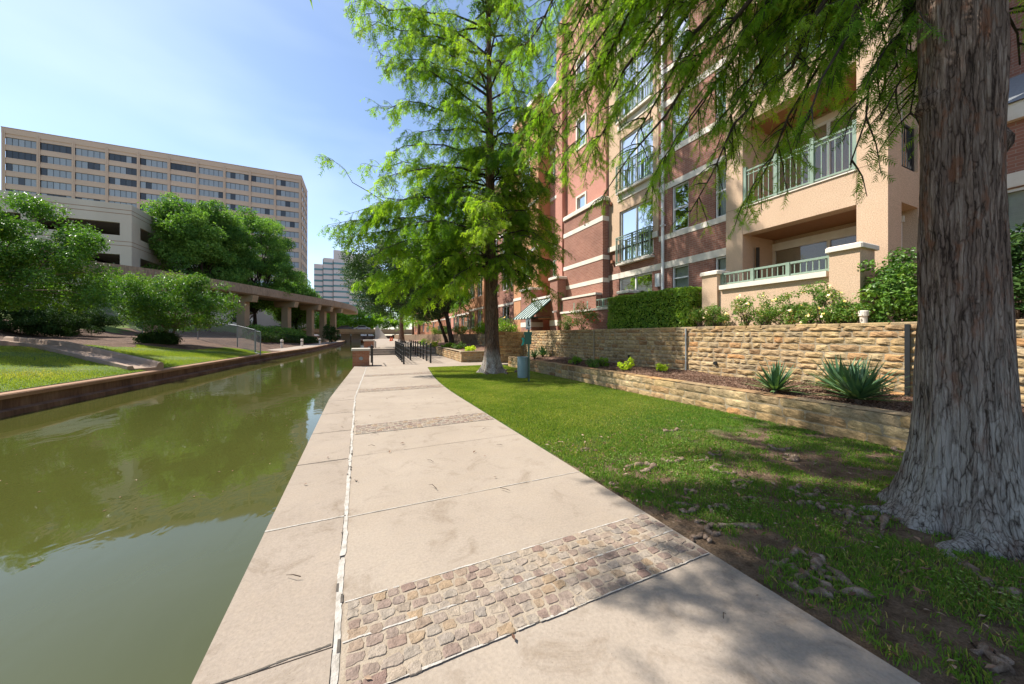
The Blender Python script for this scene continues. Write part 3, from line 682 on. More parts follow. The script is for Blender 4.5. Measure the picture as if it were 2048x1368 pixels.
def window(parent, F, u0, u1, v0, v1, w, cols=1, rows=1, frame=.05, cover=None, name='window', fmat='white', dark_from=0.0):
    """frame with its panes; blind or curtain and a dark room behind the glass"""
    mb = MB(); f = frame
    mb.mbox(F, u0, u1, v0, v0 + f, w - .04, w + .03); mb.mbox(F, u0, u1, v1 - f, v1, w - .04, w + .03)
    mb.mbox(F, u0, u0 + f, v0 + f, v1 - f, w - .04, w + .03); mb.mbox(F, u1 - f, u1, v0 + f, v1 - f, w - .04, w + .03)
    for i in range(1, cols): u = u0 + (u1 - u0) * i / cols; mb.mbox(F, u - f / 2, u + f / 2, v0 + f, v1 - f, w - .035, w + .025)
    for i in range(1, rows): v = v0 + (v1 - v0) * i / rows; mb.mbox(F, u0 + f, u1 - f, v - f / 2, v + f / 2, w - .03, w + .02)
    o = mb.build(name, MAT[fmat], parent)
    p = MB(); p.quad(F(u0 + .01, v0 + .01, w), F(u1 - .01, v0 + .01, w), F(u1 - .01, v1 - .01, w), F(u0 + .01, v1 - .01, w)); p.build('pane', MAT['glass'], o)
    d = MB(); d.quad(F(u0, v0, w + .7), F(u1, v0, w + .7), F(u1, v1, w + .7), F(u0, v1, w + .7))
    d.quad(F(u0, v0, w + .03), F(u0, v1, w + .03), F(u0, v1, w + .7), F(u0, v0, w + .7)); d.quad(F(u1, v0, w + .03), F(u1, v1, w + .03), F(u1, v1, w + .7), F(u1, v0, w + .7))
    d.quad(F(u0, v0, w + .03), F(u1, v0, w + .03), F(u1, v0, w + .7), F(u0, v0, w + .7)); d.quad(F(u0, v1, w + .03), F(u1, v1, w + .03), F(u1, v1, w + .7), F(u0, v1, w + .7))
    d.build('room', MAT['dark'], o)
    if cover == 'blind':
        b = MB(); n = int((v1 - v0) / .05)
        for i in range(n): v = v1 - .06 - i * (v1 - v0 - .1) / n; b.quad(F(u0 + f, v, w + .06), F(u1 - f, v, w + .06), F(u1 - f, v - .043, w + .085), F(u0 + f, v - .043, w + .085))
        b.build('blind', MAT['white'], o)
    if cover in ('curtain', 'sides'):
        b = MB(); rng_u = [(u0 + f, u1 - f)] if cover == 'curtain' else [(u0 + f, u0 + (u1 - u0) * .3), (u1 - (u1 - u0) * .3, u1 - f)]
        for a, c in rng_u:
            n = max(6, int((c - a) / .035))
            for i in range(n):
                q0, q1 = a + (c - a) * i / n, a + (c - a) * (i + 1) / n; w0, w1 = w + .1 + .035 * math.sin(i * 1.3), w + .1 + .035 * math.sin((i + 1) * 1.3)
                b.quad(F(q0, v0 + .03, w0), F(q1, v0 + .03, w1), F(q1, v1 - .05, w1), F(q0, v1 - .05, w0))
        b.build('curtain', MAT['curtain'], o)
    return o
def railing(parent, F, u0, u1, v0, v1, w, posts=2, pitch=.11, mid=None, name='balcony_railing', mat='green_metal', post_up=.0, thick=.05, pw=.04):
    mb = MB()
    mb.mbox(F, u0, u1, v1 - thick, v1, w - .025, w + .025); mb.mbox(F, u0, u1, v0, v0 + thick * .8, w - .02, w + .02)
    if mid: mb.mbox(F, u0, u1, mid, mid + .03, w - .015, w + .015)
    for i in range(posts + 1):
        u = u0 + .03 + (u1 - u0 - .06) * i / posts; mb.mbox(F, u - pw, u + pw, v0 - .03, v1 + post_up, w - pw - .002, w + pw + .002)
    n = max(2, int((u1 - u0) / pitch))
    for i in range(1, n):
        u = u0 + (u1 - u0) * i / n; mb.mbox(F, u - .009, u + .009, v0 + .02, v1 - .02, w - .009, w + .009)
    return mb.build(name, MAT[mat], parent)

# ------------------------------------------------------------------ peach balcony block
ROOF = 18.2
def peach_block():
    X0 = 10.2; t = thing('balcony_block', (X0 + 1, 5, UWT), 'peach stucco apartment block with recessed balconies and sage green railings', 'building')
    yl, yr = fy(1452, X0), fy(1776, X0); F = WX(X0); ol, orr = fy(1485, X0), fy(1713, X0)
    z1t = fz(1713, 409, X0); s2 = fz(1713, 341, X0); z2t = fz(1713, 123, X0); s3 = fz(1713, 57, X0); FF = s3 - s2
    fl = [(UWT, z1t), (s2, z2t), (s3, s3 + z2t - s2), (s3 + FF, s3 + FF + z2t - s2)]
    holes = [(orr, ol, a, b) for a, b in fl]; mb = MB(); D = 1.55
    wallface(mb, F, yr, yl, UWT - .3, ROOF - 1.2, holes, .36)
    G = WY(yr)                                           # the flank towards the camera, with the balconies' side openings
    sh = []
    x0s = gx(1803, yr)
    for a, b in fl: sh.append((x0s, X0 + 1.5, a, b - .02))
    wallface(mb, G, X0, X0 + 2.4, UWT - .3, ROOF - 1.2, sh, .3)
    mb.quad((X0, yl, UWT), (X0, yl, ROOF - 1.2), (X0 + .35, yl, ROOF - 1.2), (X0 + .35, yl, UWT))
    mb.box(X0 - .05, X0 + 2.5, yr - .05, yl + .05, ROOF - 1.2, ROOF)
    mb.build('wall', MAT['peach'], t)
    ch = MB()                                            # joint lines in the stucco, laid on as narrow dark strips
    for zz in (s2 + .03, s3 + .03): ch.mbox(F, yr, orr - .01, zz, zz + .012, -.003, .01); ch.mbox(F, ol + .01, yl, zz, zz + .012, -.003, .01)
    for u in (orr - .002, ol + .002): ch.mbox(F, u - .005, u + .005, z1t, s2, -.003, .008)
    ch.build('control_joint', MAT['tan_dark'], t)
    lo = MB()
    for i, (a, b) in enumerate(fl):                      # balcony interior: back wall, side walls, floor, soffit
        lo.box(X0 + .36, X0 + D, ol, ol + .12, a, b); lo.box(X0 + D, X0 + D + .1, yr + .3, ol + .12, a, b)
        lo.box(X0 + .3, X0 + D, yr + .3, ol, b + .002, b + .05)
        if i: lo.box(X0 + .36, X0 + D, yr + .3, ol, a - .2, a - .004)
    lo.build('balcony_wall', MAT['peach'], t)
    so = MB()
    for a, b in fl: so.quad((X0 + .36, yr + .31, b - .004), (X0 + D, yr + .31, b - .004), (X0 + D, ol, b - .004), (X0 + .36, ol, b - .004))
    so.build('balcony_soffit', MAT['soffit'], t)
    sl = MB()
    for a, b in fl[1:]: sl.mbox(F, orr - .0, ol, a + .002, a + .03, -.03, .3)
    sl.build('balcony_slab_edge', MAT['cream'], t)
    B = WX(X0 + D - .05)
    yw0, yw1 = orr - .25, fy(1548, X0 + D)
    for i, (a, b) in enumerate(fl):
        window(t, B, yw0, yw1, a + .06, b - .28, 0, 2, 1, .075, 'sides' if i else None, 'sliding_door', 'cream' if i == 0 else 'white')
        hd = MB(); hd.mbox(B, yw0 - .04, yw1 + .04, b - .28, b - .13, -.05, .02); hd.build('door_head', MAT['cream'], t)
    for i, (a, b) in enumerate(fl[1:]):
        railing(t, F, orr + .01, ol - .01, a + .09, a + 1.08, .06, 3, .125, a + .93, post_up=.1, thick=.045)
        railing(t, G, x0s + .02, X0 + 1.48, a + .08, a + 1.08, .1, 1, .11, name='side_railing', mat='black_metal')
    lamp = MB(); lamp.mbox(B, yw1 + .22, yw1 + .4, UWT + 1.35, UWT + 1.85, -.12, 0); lamp.build('wall_lamp', MAT['white'], t)
    pipe = MB(); pipe.tube([(X0 + .55, ol - .1, UWT), (X0 + .55, ol - .1, z1t - .35)], .045, 10); pipe.build('drain_pipe', MAT['bark_oak'], t)
    # ground-floor terrace wall in front
    T = 9.2; t2 = thing('terrace_wall', (T, 5, UWT), 'peach stucco terrace wall with cream caps and sage railing above the roses', 'wall')
    a0, a1 = fy(1404, T), fy(1434, T); b0, b1 = fy(1720, T), fy(1658, T)
    zc = fz(1720, 495, T); zl = fz(1434, 548, T); zs = fz(1658, 552, T)
    zc = max(zc, zl); m = MB()
    pm = MB(); pm.box(T, T + .62, b0, b1, UWT - .3, zc); pm.box(T, T + .5, a1, a0, UWT - .3, zl); pm.build('terrace_pier', MAT['peach'], t2); m.box(T + .08, T + .3, b1, a1, UWT - .3, zs)
    m.box(T + .62, X0, b0 + .2, b0 + .42, UWT - .3, zs - .12); m.box(T + .5, X0 + .3, a0 - .3, a0 - .05, UWT - .3, zs)
    m.build('wall', MAT['peach'], t2)
    c = MB(); c.bevbox(T - .06, T + .68, b0 - .06, b1 + .05, zc, zc + .11, .025); c.bevbox(T - .05, T + .56, a1 - .05, a0 + .05, zl, zl + .11, .025)
    c.build('pier_cap', MAT['cream'], t2)
    c = MB(); c.box(T - .0, T + .36, b1 + .052, a1 - .052, zs, zs + .12); c.box(T + .69, X0 - .01, b0 + .16, b0 + .46, zs - .12, zs); c.build('wall_cap', MAT['cream'], t2)
    railing(t2, WX(T), b1 + .01, a1 - .01, zs + .15, fz(1658, 508, T), .18, 3, .115, name='railing')
    railing(t2, WY(b0 + .3), T + .72, X0 - .05, zs + .02, zs + .42, 0, 1, .14, name='railing', mat='galv')
    return yl, yr
YL, YR = peach_block()

# ------------------------------------------------------------------ red brick block with french bay
def brick_block():
    X0 = 10.5; t = thing('brick_block', (X0 + 1, 10, UWT), 'red brick apartment block with cream bands, white downspout and french windows', 'building')
    ya, yb_ = YL, 12.52; F = WX(X0)
    ybl, ybr = fy(1219, X0), fy(1318, X0); FF = 3.12
    wz = [(3.15, 4.0), (5.27, 6.95), (8.4, 10.05), (11.5, 13.2), (14.6, 16.3)]
    w1 = (fy(1377, X0), fy(1344, X0)); w2 = (ya + .02, fy(1430, X0)); holes = []; wins = []
    for i, (a, b) in enumerate(wz):
        for k, u in enumerate((w1, w2)): holes.append((u[0], u[1], a, b)); wins.append((u, a, b, 'blind' if i == 0 else ('curtain' if k else 'sides')))
    fd = (fy(1307, X0), fy(1240, X0)); door = (fy(1304, X0), fy(1238, X0)); fz_ = [(4.68, 6.92), (7.8, 10.1), (10.9, 13.2), (14.0, 16.2)]
    holes.append((door[0], door[1], UWT + .1, 4.0)); mb = MB()
    hb = [h for h in holes]
    hb += [(fd[0], fd[1], a, b) for a, b in fz_]
    wallface(mb, F, ya, ybr, UWT - .2, ROOF, [h for h in hb if h[1] <= ybr + .01], .16)
    wallface(mb, F, ybr, ybl, UWT - .2, 5.3, [(door[0], door[1], UWT + .1, 4.0), (fd[0], fd[1], 4.68, 5.3)], .16)
    mb.build('brick_wall', MAT['brick'], t)
    m = MB(); wallface(m, WX(X0 - .03), ybr, ybl, 5.3, ROOF, [(fd[0], fd[1], max(a, 5.3), b) for a, b in fz_], .19)
    m.quad((X0 - .03, ybr, 5.3), (X0 - .03, ybr, ROOF), (X0, ybr, ROOF), (X0, ybr, 5.3)); m.build('stucco_bay', MAT['peach'], t)
    bd = MB()
    for z0, z1, u0, u1 in ((4.0, 4.24, ya, yb_), (5.08, 5.27, ya, ybr - .01), (6.95, 7.17, ya, ybr - .01), (8.2, 8.4, ya, ybr - .01), (10.05, 10.27, ya, ybr - .01), (11.3, 11.5, ya, ybr - .01), (13.2, 13.4, ya, ybr - .01), (14.4, 14.6, ya, ybr - .01)):
        bd.mbox(F, u0, u1, z0, z1, -.022, .05)
    bd.mbox(F, ybr, fd[0] - .02, 5.28, 5.5, -.1, .0); bd.mbox(F, fd[1] + .02, ybl, 5.28, 5.5, -.1, .0)
    bd.build('stone_band', MAT['cream'], t)
    for u, a, b, cv in wins: window(t, F, u[0], u[1], a, b, .09, 1, 2, .05, cv)
    window(t, F, door[0], door[1], UWT + .1, 4.0, .1, 2, 1, .06, 'sides', 'patio_door')
    for i, (a, b) in enumerate(fz_):
        window(t, F, fd[0], fd[1], a, b, .08, 2, 1, .07, 'sides', 'french_window')
        railing(t, WX(X0 - .2), fd[0] - .04, fd[1] + .04, a - .02, a + 1.08, .0, 2, .11, a + .95, thick=.035, pw=.022)
        sd = MB()
        for u in (fd[0] - .04, fd[1] + .04):
            for z in (a, a + 1.05): sd.bar((X0 - .2, u, z), (X0, u, z), .03)
        sd.build('railing_bracket', MAT['green_metal'], t); sd = MB(); sd.mbox(F, fd[0] - .06, fd[1] + .06, a - .14, a - .055, -.2, .0); sd.build('window_sill', MAT['cream'], t)
        if i:
            hd = MB(); hd.mbox(F, fd[0] - .1, fd[1] + .1, a - .42, a - .16, -.06, -.032); hd.build('window_apron', MAT['cream'], t)
    yd = fy(1325, X0 - .1); dp = MB(); dp.tube([(X0 - .09, yd, UWT), (X0 - .09, yd, ROOF - .3)], .055, 12, caps=True)
    for z in (3, 5.6, 8.6, 11.6): dp.box(X0 - .16, X0, yd - .07, yd + .07, z, z + .05)
    dp.build('downspout', MAT['white'], t, smooth=False)
    lp = MB(); yl_ = fy(1315, X0 - .1); lp.mbox(F, yl_ - .1, yl_ + .1, 3.35, 3.85, -.13, 0); lp.build('wall_lamp', MAT['white'], t)
    vt = MB()
    for u, z in ((12.2, 4.75), (12.3, 7.4)): vt.mbox(F, u - .06, u + .06, z, z + .12, -.12, 0)
    vt.build('vent_hood', MAT['brick_orange'], t)
    # projecting wing on the far side
    P = 10.15; y0, y1 = 12.52, 15.76; zt = fz(1205, 401, P); t2 = thing('projecting_brick_wing', (P + .5, 14, UWT), 'projecting windowless red brick wing with three cream bands under a pink upper storey', 'building')
    m = MB(); m.box(P, P + 1.2, y0, y1, UWT - .2, zt); m.build('brick_wall', MAT['brick'], t2)
    bd = MB()
    for a, b in ((6.75, 6.97), (4.98, 5.18), (3.93, 4.13)): bd.box(P - .022, P + .6, y0 - .022, y1 + .02, a, b)
    bd.bevbox(P - .08, P + .8, y0 - .08, y1 + .02, zt, zt + .22, .05); bd.build('stone_band', MAT['cream'], t2)
    u = MB(); Q = P + .22; yw = [(fy(1171, Q), fy(1155, Q)), ]
    zs = [(fz(1163, 427, Q), fz(1163, 392, Q)), (11.2, 12.6), (14.3, 15.7)]
    hh = [(yw[0][0], yw[0][1], a, b) for a, b in zs]
    wallface(u, WX(Q), 12.55, 15.9, zt + .2, ROOF + .6, hh, .12); u.box(Q + .01, Q + 1, 12.55, 12.6, zt + .2, ROOF + .6); u.box(Q - .25, Q + .8, 15.9, 16.5, UWT, ROOF + .6)
    u.box(Q - .05, Q + 1.2, 12.5, 16.55, ROOF + .6, ROOF + 1.0)
    u.build('pink_wall', MAT['pink'], t2)
    for h in hh: window(t2, WX(Q), *h, .07, 1, 1, .05, 'blind')
    for h in hh:
        fr = MB(); e = .1
        for a in ((h[0] - e, h[1] + e, h[2] - e, h[2]), (h[0] - e, h[1] + e, h[3], h[3] + e), (h[0] - e, h[0], h[2], h[3]), (h[1], h[1] + e, h[2], h[3])): fr.mbox(WX(Q), *a, -.04, .0)
        fr.build('window_surround', MAT['cream'], t2)
brick_block()

# ------------------------------------------------------------------ entrance gate, patio wall, right annexe
def entrance():
    E = 9.6; t = thing('entrance_portal', (E, 17.6, UWT - .2), 'brick entrance portal with two capped pillars and a striped green metal awning', 'portal')
    ya, yb_ = fy(1115, E), fy(1100, E); yc, yd = fy(1062, E), fy(1042, E)
    zt = fz(1115, 557, E); zu = fz(1058, 580, E); p = MB()
    p.box(E, E + .82, ya, yb_, 0, zt); p.build('brick_pillar', MAT['brick'], t)
    p = MB(); p.box(E, E + .82, yc, yd, 0, zu); p.build('brick_pillar', MAT['brick'], t)
    p = MB(); p.bevbox(E - .08, E + .9, ya - .08, yb_ + .08, zt, zt + .14, .03); p.bevbox(E - .08, E + .9, yc - .08, yd + .08, zu, zu + .14, .03); p.build('pillar_cap', MAT['cream'], t)
    p = MB(); p.box(E - .02, E + .84, ya - .02, yb_ + .02, 2.0, 2.3); p.box(E - .02, E + .84, yc - .02, yd + .02, 2.0, 2.3); p.build('pillar_band', MAT['cream'], t)
    zl0 = 2.62; zl1 = 3.62; l = MB(); l.box(E + .15, E + .5, yb_ + .001, yc - .001, zl0, zl1); l.build('lintel', MAT['brick'], t)
    l = MB(); l.box(E + .1, E + .55, yb_ + .002, yc - .002, zl1, zl1 + .12); l.build('lintel_cap', MAT['cream'], t)
    l = MB(); l.box(E + .5, E + 2.2, yb_, yc, 2.45, 2.6); l.build('ceiling', MAT['orange_stucco'], t)
    l = MB(); l.box(E + 2.1, E + 2.2, yb_ - .3, yc + .3, 0, 2.45); l.build('back_wall', MAT['brick'], t)
    a = MB(); n = 13; y0, y1 = yb_ - .15, yc - .1; xo, xi, zo, zi = E - 1.25, E + .1, 2.46, zl1 - .08
    for i in range(n):                                   # standing-seam stripes
        u, w_ = y0 + (y1 - y0) * i / n, y0 + (y1 - y0) * (i + 1) / n; mt = MAT['roofmetal'] if i % 2 == 0 else MAT['awn_white']; dz = .02 if i % 2 == 0 else 0
        a.add([(xo, u, zo + dz), (xo, w_, zo + dz), (xi, w_, zi + dz), (xi, u, zi + dz), (xo, u, zo - .06), (xo, w_, zo - .06), (xi, w_, zi - .06), (xi, u, zi - .06)],
              [(0, 1, 2, 3), (4, 5, 6, 7), (0, 1, 5, 4), (1, 2, 6, 5), (2, 3, 7, 6), (3, 0, 4, 7)], mt)
    a.build('awning', None, t)
    a = MB(); a.bar((xo + .03, y0 + .03, zo - .02), (E + .2, y0 + .03, zo + .04), .05); a.bar((xo + .03, y1 - .03, zo - .02), (E + .2, y1 - .03, zo + .04), .05); a.build('awning_arm', MAT['roofmetal'], t)
    cm = MB(); cm.bar((E - .22, ya + .1, 2.72), (E + .02, ya + .1, 2.78), .09); cm.build('security_camera', MAT['white'], t)
    # patio wall in front of the brick block
    t2 = thing('patio_wall', (9.9, 13, UWT - .2), 'low red brick patio wall with sage railing between portal pillar and hedge', 'wall')
    G = 9.75; w0, w1 = fy(1236, G), ya - .02; m = MB(); m.box(G, G + .25, w0, w1, UWT - .3, 2.62); yp0, yp1 = fy(1258, G), fy(1238, G)
    m.box(G - .05, G + .5, yp0, yp1, UWT - .3, fz(1258, 585, G - .05)); m.box(10.15 - .32, 10.15 - .01, 12.6, w1, UWT, 3.35); m.build('brick_wall', MAT['brick'], t2)
    zz = fz(1258, 585, G - .05)
    m = MB(); m.box(G - .04, G + .29, yp1 + .02, w1, 2.62, 2.72); m.bevbox(G - .11, G + .56, yp0 - .06, yp1 + .06, zz, zz + .12, .03); m.box(9.79, 10.14, 12.58, w1, 3.35, 3.45); m.build('wall_cap', MAT['cream'], t2)
    railing(t2, WX(G + .12), yp1 + .03, w1 - .05, 2.76, 3.12, 0, 4, .13, name='railing')
    # annexe behind the big trunk
    A = 12.6; t3 = thing('brick_annexe', (A, 1, UWT), 'dark red brick annexe with a tall sash window right of the big trunk', 'building')
    F = WX(A); wz0, wz1 = fz(2020, 552, A), fz(2020, 378, A); wy1 = fy(2000, A); m = MB(); hs = [(wy1 - 1.5, wy1, wz0, wz1)]
    wallface(m, F, -4, YR - .02, UWT - .3, 6.0, hs, .15); m.build('brick_wall', MAT['brick'], t3)
    m = MB(); m.mbox(F, -4, YR - .05, wz1 + .02, wz1 + .32, -.03, .05); m.mbox(F, -4, YR - .05, 6.0, 6.35, -.15, .1); m.build('stone_band', MAT['cream'], t3)
    window(t3, F, *hs[0], .08, 2, 2, .06, 'blind')
    m = MB(); m.quad((A - .2, -4, 6.35), (A - .2, YR - .05, 6.35), (A + 2.2, YR - .05, 7.9), (A + 2.2, -4, 7.9)); m.build('roof', MAT['galv'], t3)
    m = MB(); m.box(A + 2.2, A + 2.3, -4, YR - .05, 6.35, ROOF - 2); m.build('upper_wall', MAT['brick'], t3)
entrance()

# ------------------------------------------------------------------ further wings of the apartment row
def wing(label, X, y0, y1, zt, wall, wins, sill='cream', roof=False, z0=1.5, side=True, orange=False):
    t = thing('apartment_wing', (X + 1, (y0 + y1) / 2, z0), label, 'building', 'further wings of the apartment row')
    F = WX(X); holes = []; n = wins
    for fl_ in range(int((zt - z0) / 3.15)):
        for k in range(n):
            c = y0 + (y1 - y0) * (k + .5) / n; hw = min(.75, (y1 - y0) / n * .3); holes.append((c - hw, c + hw, z0 + .75 + 3.15 * fl_, z0 + 2.5 + 3.15 * fl_))
    holes = [h for h in holes if h[3] < zt - .4]
    m = MB(); wallface(m, F, y0, y1, z0 - .5, zt, holes, .18); m.quad((X, y0, z0 - .5), (X + 2.5, y0, z0 - .5), (X + 2.5, y0, zt), (X, y0, zt)); m.quad((X, y1, z0 - .5), (X + 2.5, y1, z0 - .5), (X + 2.5, y1, zt), (X, y1, zt))
    m.build('wall', wall, t)
    b = MB()
    for fl_ in range(int((zt - z0) / 3.15)): b.mbox(F, y0 - .03, y1 + .03, z0 + 2.55 + 3.15 * fl_, z0 + 2.75 + 3.15 * fl_, -.03, .02)
    b.mbox(F, y0 - .08, y1 + .08, zt, zt + .25, -.1, .4); b.build('stone_band', MAT[sill], t)
    for i, h in enumerate(holes):
        window(t, F, *h, .1, 2, 1, .06, None)
        if i % 2: railing(t, F, h[0] - .1, h[1] + .1, h[2] - .1, h[2] + .9, -.16, 1, .14)
    if roof:
        r = MB(); r.quad((X - .4, y0 - .3, zt + .25), (X - .4, y1 + .3, zt + .25), (X + 3.5, y1 + .3, zt + 2.6), (X + 3.5, y0 - .3, zt + 2.6)); r.quad((X - .4, y0 - .3, zt + .25), (X + 3.5, y0 - .3, zt + 2.6), (X + 7, y0 - .3, zt + .25), (X + 7, y0 - .29, zt + .2)); r.build('roof', MAT['tile'], t)
wing('orange stucco wing just beyond the awning portal', 10.7, 19.7, 23.6, 17.2, MAT['orange_stucco'], 1)
wing('pink wing set back behind the awning portal and central cypress', 11.6, 16.5, 19.7, 17.6, MAT['pink'], 1)
wing('dark brick wing behind the central cypress trunk', 11.6, 23.6, 31, 15.2, MAT['brick'], 3)
wing('orange stucco wing with clay tiled roof behind the central cypress', 10.9, 31, 36, 14.6, MAT['orange_stucco'], 2, roof=True)
wing('brick wing with cream bands behind the leaning oak', 12.0, 36, 46, 15, MAT['brick_orange'], 4)
wing('pink stucco wing seen between oak trunk and far cypress', 12.3, 46, 52, 14.5, MAT['pink'], 2)
wing('farthest orange brick wing near the road bridge', 13.0, 52, 92, 13, MAT['brick_orange'], 7)
# ------------------------------------------------------------------ left bank
_wy = [-30, -5, 13, 20, 33, 40, 48, 70, 106]; _wx = [-11, -9.4, -8.45, -7.95, -7.15, -6.3, -5.45, -4.5, -3.6]
def wallx(y): return float(np.interp(y, _wy, _wx))
def H(x, y):
    d = wallx(y) - x
    prom = np.clip((y - 37) / 4, 0, 1)
    lawn = .16 * min(d, 6) + .06 * np.clip(d - 6, 0, 12) + .28 * np.clip(-x - 21, 0, 9)
    flat = .28 * np.clip(d - 3.2, 0, 4) + .05 * np.clip(d - 7.2, 0, 12) + .28 * np.clip(-x - 21, 0, 9)
    return -.08 + float(lawn * (1 - prom) + flat * prom)
def bank():
    ys = np.concatenate([np.linspace(-30, 8, 20), np.linspace(9, 50, 118), np.linspace(52, 135, 40)])
    ds = np.concatenate([np.linspace(0, 12, 37), np.linspace(12.6, 30, 28), np.linspace(33, 140, 14)])
    V = np.array([[(wallx(y) - .3 - d, y, H(wallx(y) - .3 - d, y) + .03 * math.sin(d * 1.3 + y) * min(d, 1)) for d in ds] for y in ys]); nd = len(ds)
    F = []; G = []
    for j in range(len(ys) - 1):
        for i in range(nd - 1):
            q = (j * nd + i, j * nd + i + 1, (j + 1) * nd + i + 1, (j + 1) * nd + i); c = V.reshape(-1, 3)[list(q)].mean(0)
            F.append(q)
            if grassy(c[0], c[1]): G.append(q)
    struct(np_obj('bank_terrain', V.reshape(-1, 3), np.array(F), MAT['earth'], smooth=True))
    V2 = V.reshape(-1, 3).copy(); V2[:, 2] += .02
    struct(np_obj('bank_lawn', V2, np.array(G), MAT['bank_base'], smooth=True))
def grassy(x, y):
    d = wallx(y) - x; w = .5 * math.sin(y * .7) + .35 * math.sin(y * 1.9 + 1)
    if y < 27 and d < 7.6 + w and not (x < -14.5 and y > 24): return True
    if d < 5.0 + w and y < 36 - .25 * d and not (y > 30 and d > 3.2): return True
    if x < -22.5 + w and y > 40: return True
    return False
bank()
n = 150000; Y = rng.uniform(8, 36, n); D_ = rng.uniform(.32, 8, n) ; X = np.interp(Y, _wy, _wx) - D_
k = np.array([grassy(a, b) for a, b in zip(X, Y)]); X, Y = X[k], Y[k]; Z = np.array([H(a, b) for a, b in zip(X, Y)])
blades('bank_grass', X, Y, Z, rng.uniform(.05, .10, len(X)), np.full(len(X), .008), MAT['blade'], .8, np.clip(vnoise(X + 40, Y, .6, 12) * .6 + rng.random(len(X)) * .4, 0, 1))
# canal wall with its ledge and cap
def ribbon(prof, y0, y1, n, mat, name):
    ys = np.linspace(y0, y1, n); mb = MB(); k = len(prof)
    vs = [(wallx(y) + dx, y, z) for y in ys for dx, z in prof]
    mb.add(vs, [(i * k + j, i * k + j + 1, (i + 1) * k + j + 1, (i + 1) * k + j) for i in range(n - 1) for j in range(k - 1)])
    return mb.build(name, mat)
t = thing('canal_wall', (wallx(20), 20, -.6), 'rust stained concrete wall along the far side of the canal', 'wall')
o = ribbon([(.0, -.16), (.0, -.42), (.16, -.46), (.18, -.8)], -30, 106, 120, MAT['canal_wall'], 'wall_face'); o.parent = t; o.location = -t.location
o = ribbon([(-.34, -.3), (-.34, -.045), (-.30, -.03), (.02, -.03), (.05, -.06), (.05, -.16), (.0, -.16)], -30, 106, 120, MAT['canal_cap'], 'wall_cap'); o.parent = t; o.location = -t.location
# storm flume running down to the water
A = Vector((wallx(19.6) - .36, 19.6, -.1)); Bf = Vector((-17.6, 27.3, 0)); fl = MB(); nn = 26
dr = (Bf - A); dr.z = 0; sd = Vector((-dr.y, dr.x, 0)).normalized(); prof = [(-.68, -.4), (-.68, .14), (-.48, .14), (-.42, .02), (.42, .02), (.48, .17), (.56, .22), (.66, .22), (.72, .16), (.72, -.4)]
vs = []
for i in range(nn):
    p = A + dr * (i / (nn - 1)); hgt = H(p.x - .2, p.y) + .07
    for u, z in prof: vs.append((p.x - sd.x * u * .85, p.y - sd.y * u * .85, hgt + z))
k = len(prof); fl.add(vs, [(i * k + j, i * k + j + 1, (i + 1) * k + j + 1, (i + 1) * k + j) for i in range(nn - 1) for j in range(k - 1)] + [tuple(range(k))])
struct(fl.build('drainage_channel', MAT['flume']))
strip_b = MB()                                           # walk along the far bank
for a, b in zip(np.linspace(38, 103, 40)[:-1], np.linspace(38, 103, 40)[1:]): strip_b.quad((wallx(a) - .35, a, -.03), (wallx(a) - 2.6, a, -.02), (wallx(b) - 2.6, b, -.02), (wallx(b) - .35, b, -.03))
struct(strip_b.build('bank_footpath', MAT['paving']))

# chain-link fences and gate
def mesh_panel(parent, p, q, h, name='mesh_panel'):
    """diamond wire between two posts"""
    mb = MB(); p = Vector(p); q = Vector(q); L = (q - p).length; n = int(L / .16); e = Vector((0, 0, 1))
    for s in (1, -1):
        for i in range(-int(h / .16), n + 1):
            a0, a1 = (i, i + h / .16) if s > 0 else (i + h / .16, i)
            lo_u, hi_u = a0, a1; z0, z1 = 0, h
            def clip(u, z, u2, z2):
                return u, z
            u0, u1 = a0, a1
            if max(u0, u1) < 0 or min(u0, u1) > n: continue
            def pt(u): f_ = (u - u0) / (u1 - u0); return f_ * h
            ua, ub = (max(min(u0, u1), 0), min(max(u0, u1), n))
            za, zb = pt(ua), pt(ub)
            A_ = p + (q - p) * (ua / n) + e * za; B_ = p + (q - p) * (ub / n) + e * zb
            if (B_ - A_).length > .02: mb.bar(A_, B_, .007)
    return mb.build(name, MAT['galv'], parent)
def fence(label, pts, h):
    t = thing('chain_link_fence', pts[0], label, 'fence', 'chain link fences on the far bank')
    for p in pts: m = MB(); m.tube([(p[0], p[1], p[2] - .1), (p[0], p[1], p[2] + h + .06)], .045, 8); m.build('post', MAT['galv'], t)
    for p, q in zip(pts[:-1], pts[1:]):
        m = MB(); m.tube([(p[0], p[1], p[2] + h), (q[0], q[1], q[2] + h)], .022, 6); m.build('top_rail', MAT['galv'], t); mesh_panel(t, p, q, h)
def gp(x, y): return (x, y, H(x, y))
fence('long chain link fence climbing the lawn below the ivy hedge', [gp(-21.3, 49.5), gp(-25.8, 55), gp(-29, 58.5), gp(-32, 61.4), gp(-36, 64.5), gp(-40.5, 67)], 2.2)
fence('short chain link fence stepping down the bare bank to the gate', [gp(-17, 44), gp(-13.9, 41.2), gp(-9.8, 37), gp(-7.75, 33.6)], 1.9)
t = thing('chain_link_gate', gp(-7.2, 32.8), 'narrow galvanised chain link gate beside the canal wall', 'gate', None)
a, b = Vector((-7.1, 32.3, -.1)), Vector((-7.7, 33.5, -.02)); m = MB(); hh = 1.85
m.tube([a, a + Vector((0, 0, hh))], .035, 8); m.tube([b, b + Vector((0, 0, hh))], .035, 8); m.tube([a + Vector((0, 0, hh)), b + Vector((0, 0, hh))], .03, 8); m.tube([a + Vector((0, 0, .1)), b + Vector((0, 0, .1))], .03, 8)
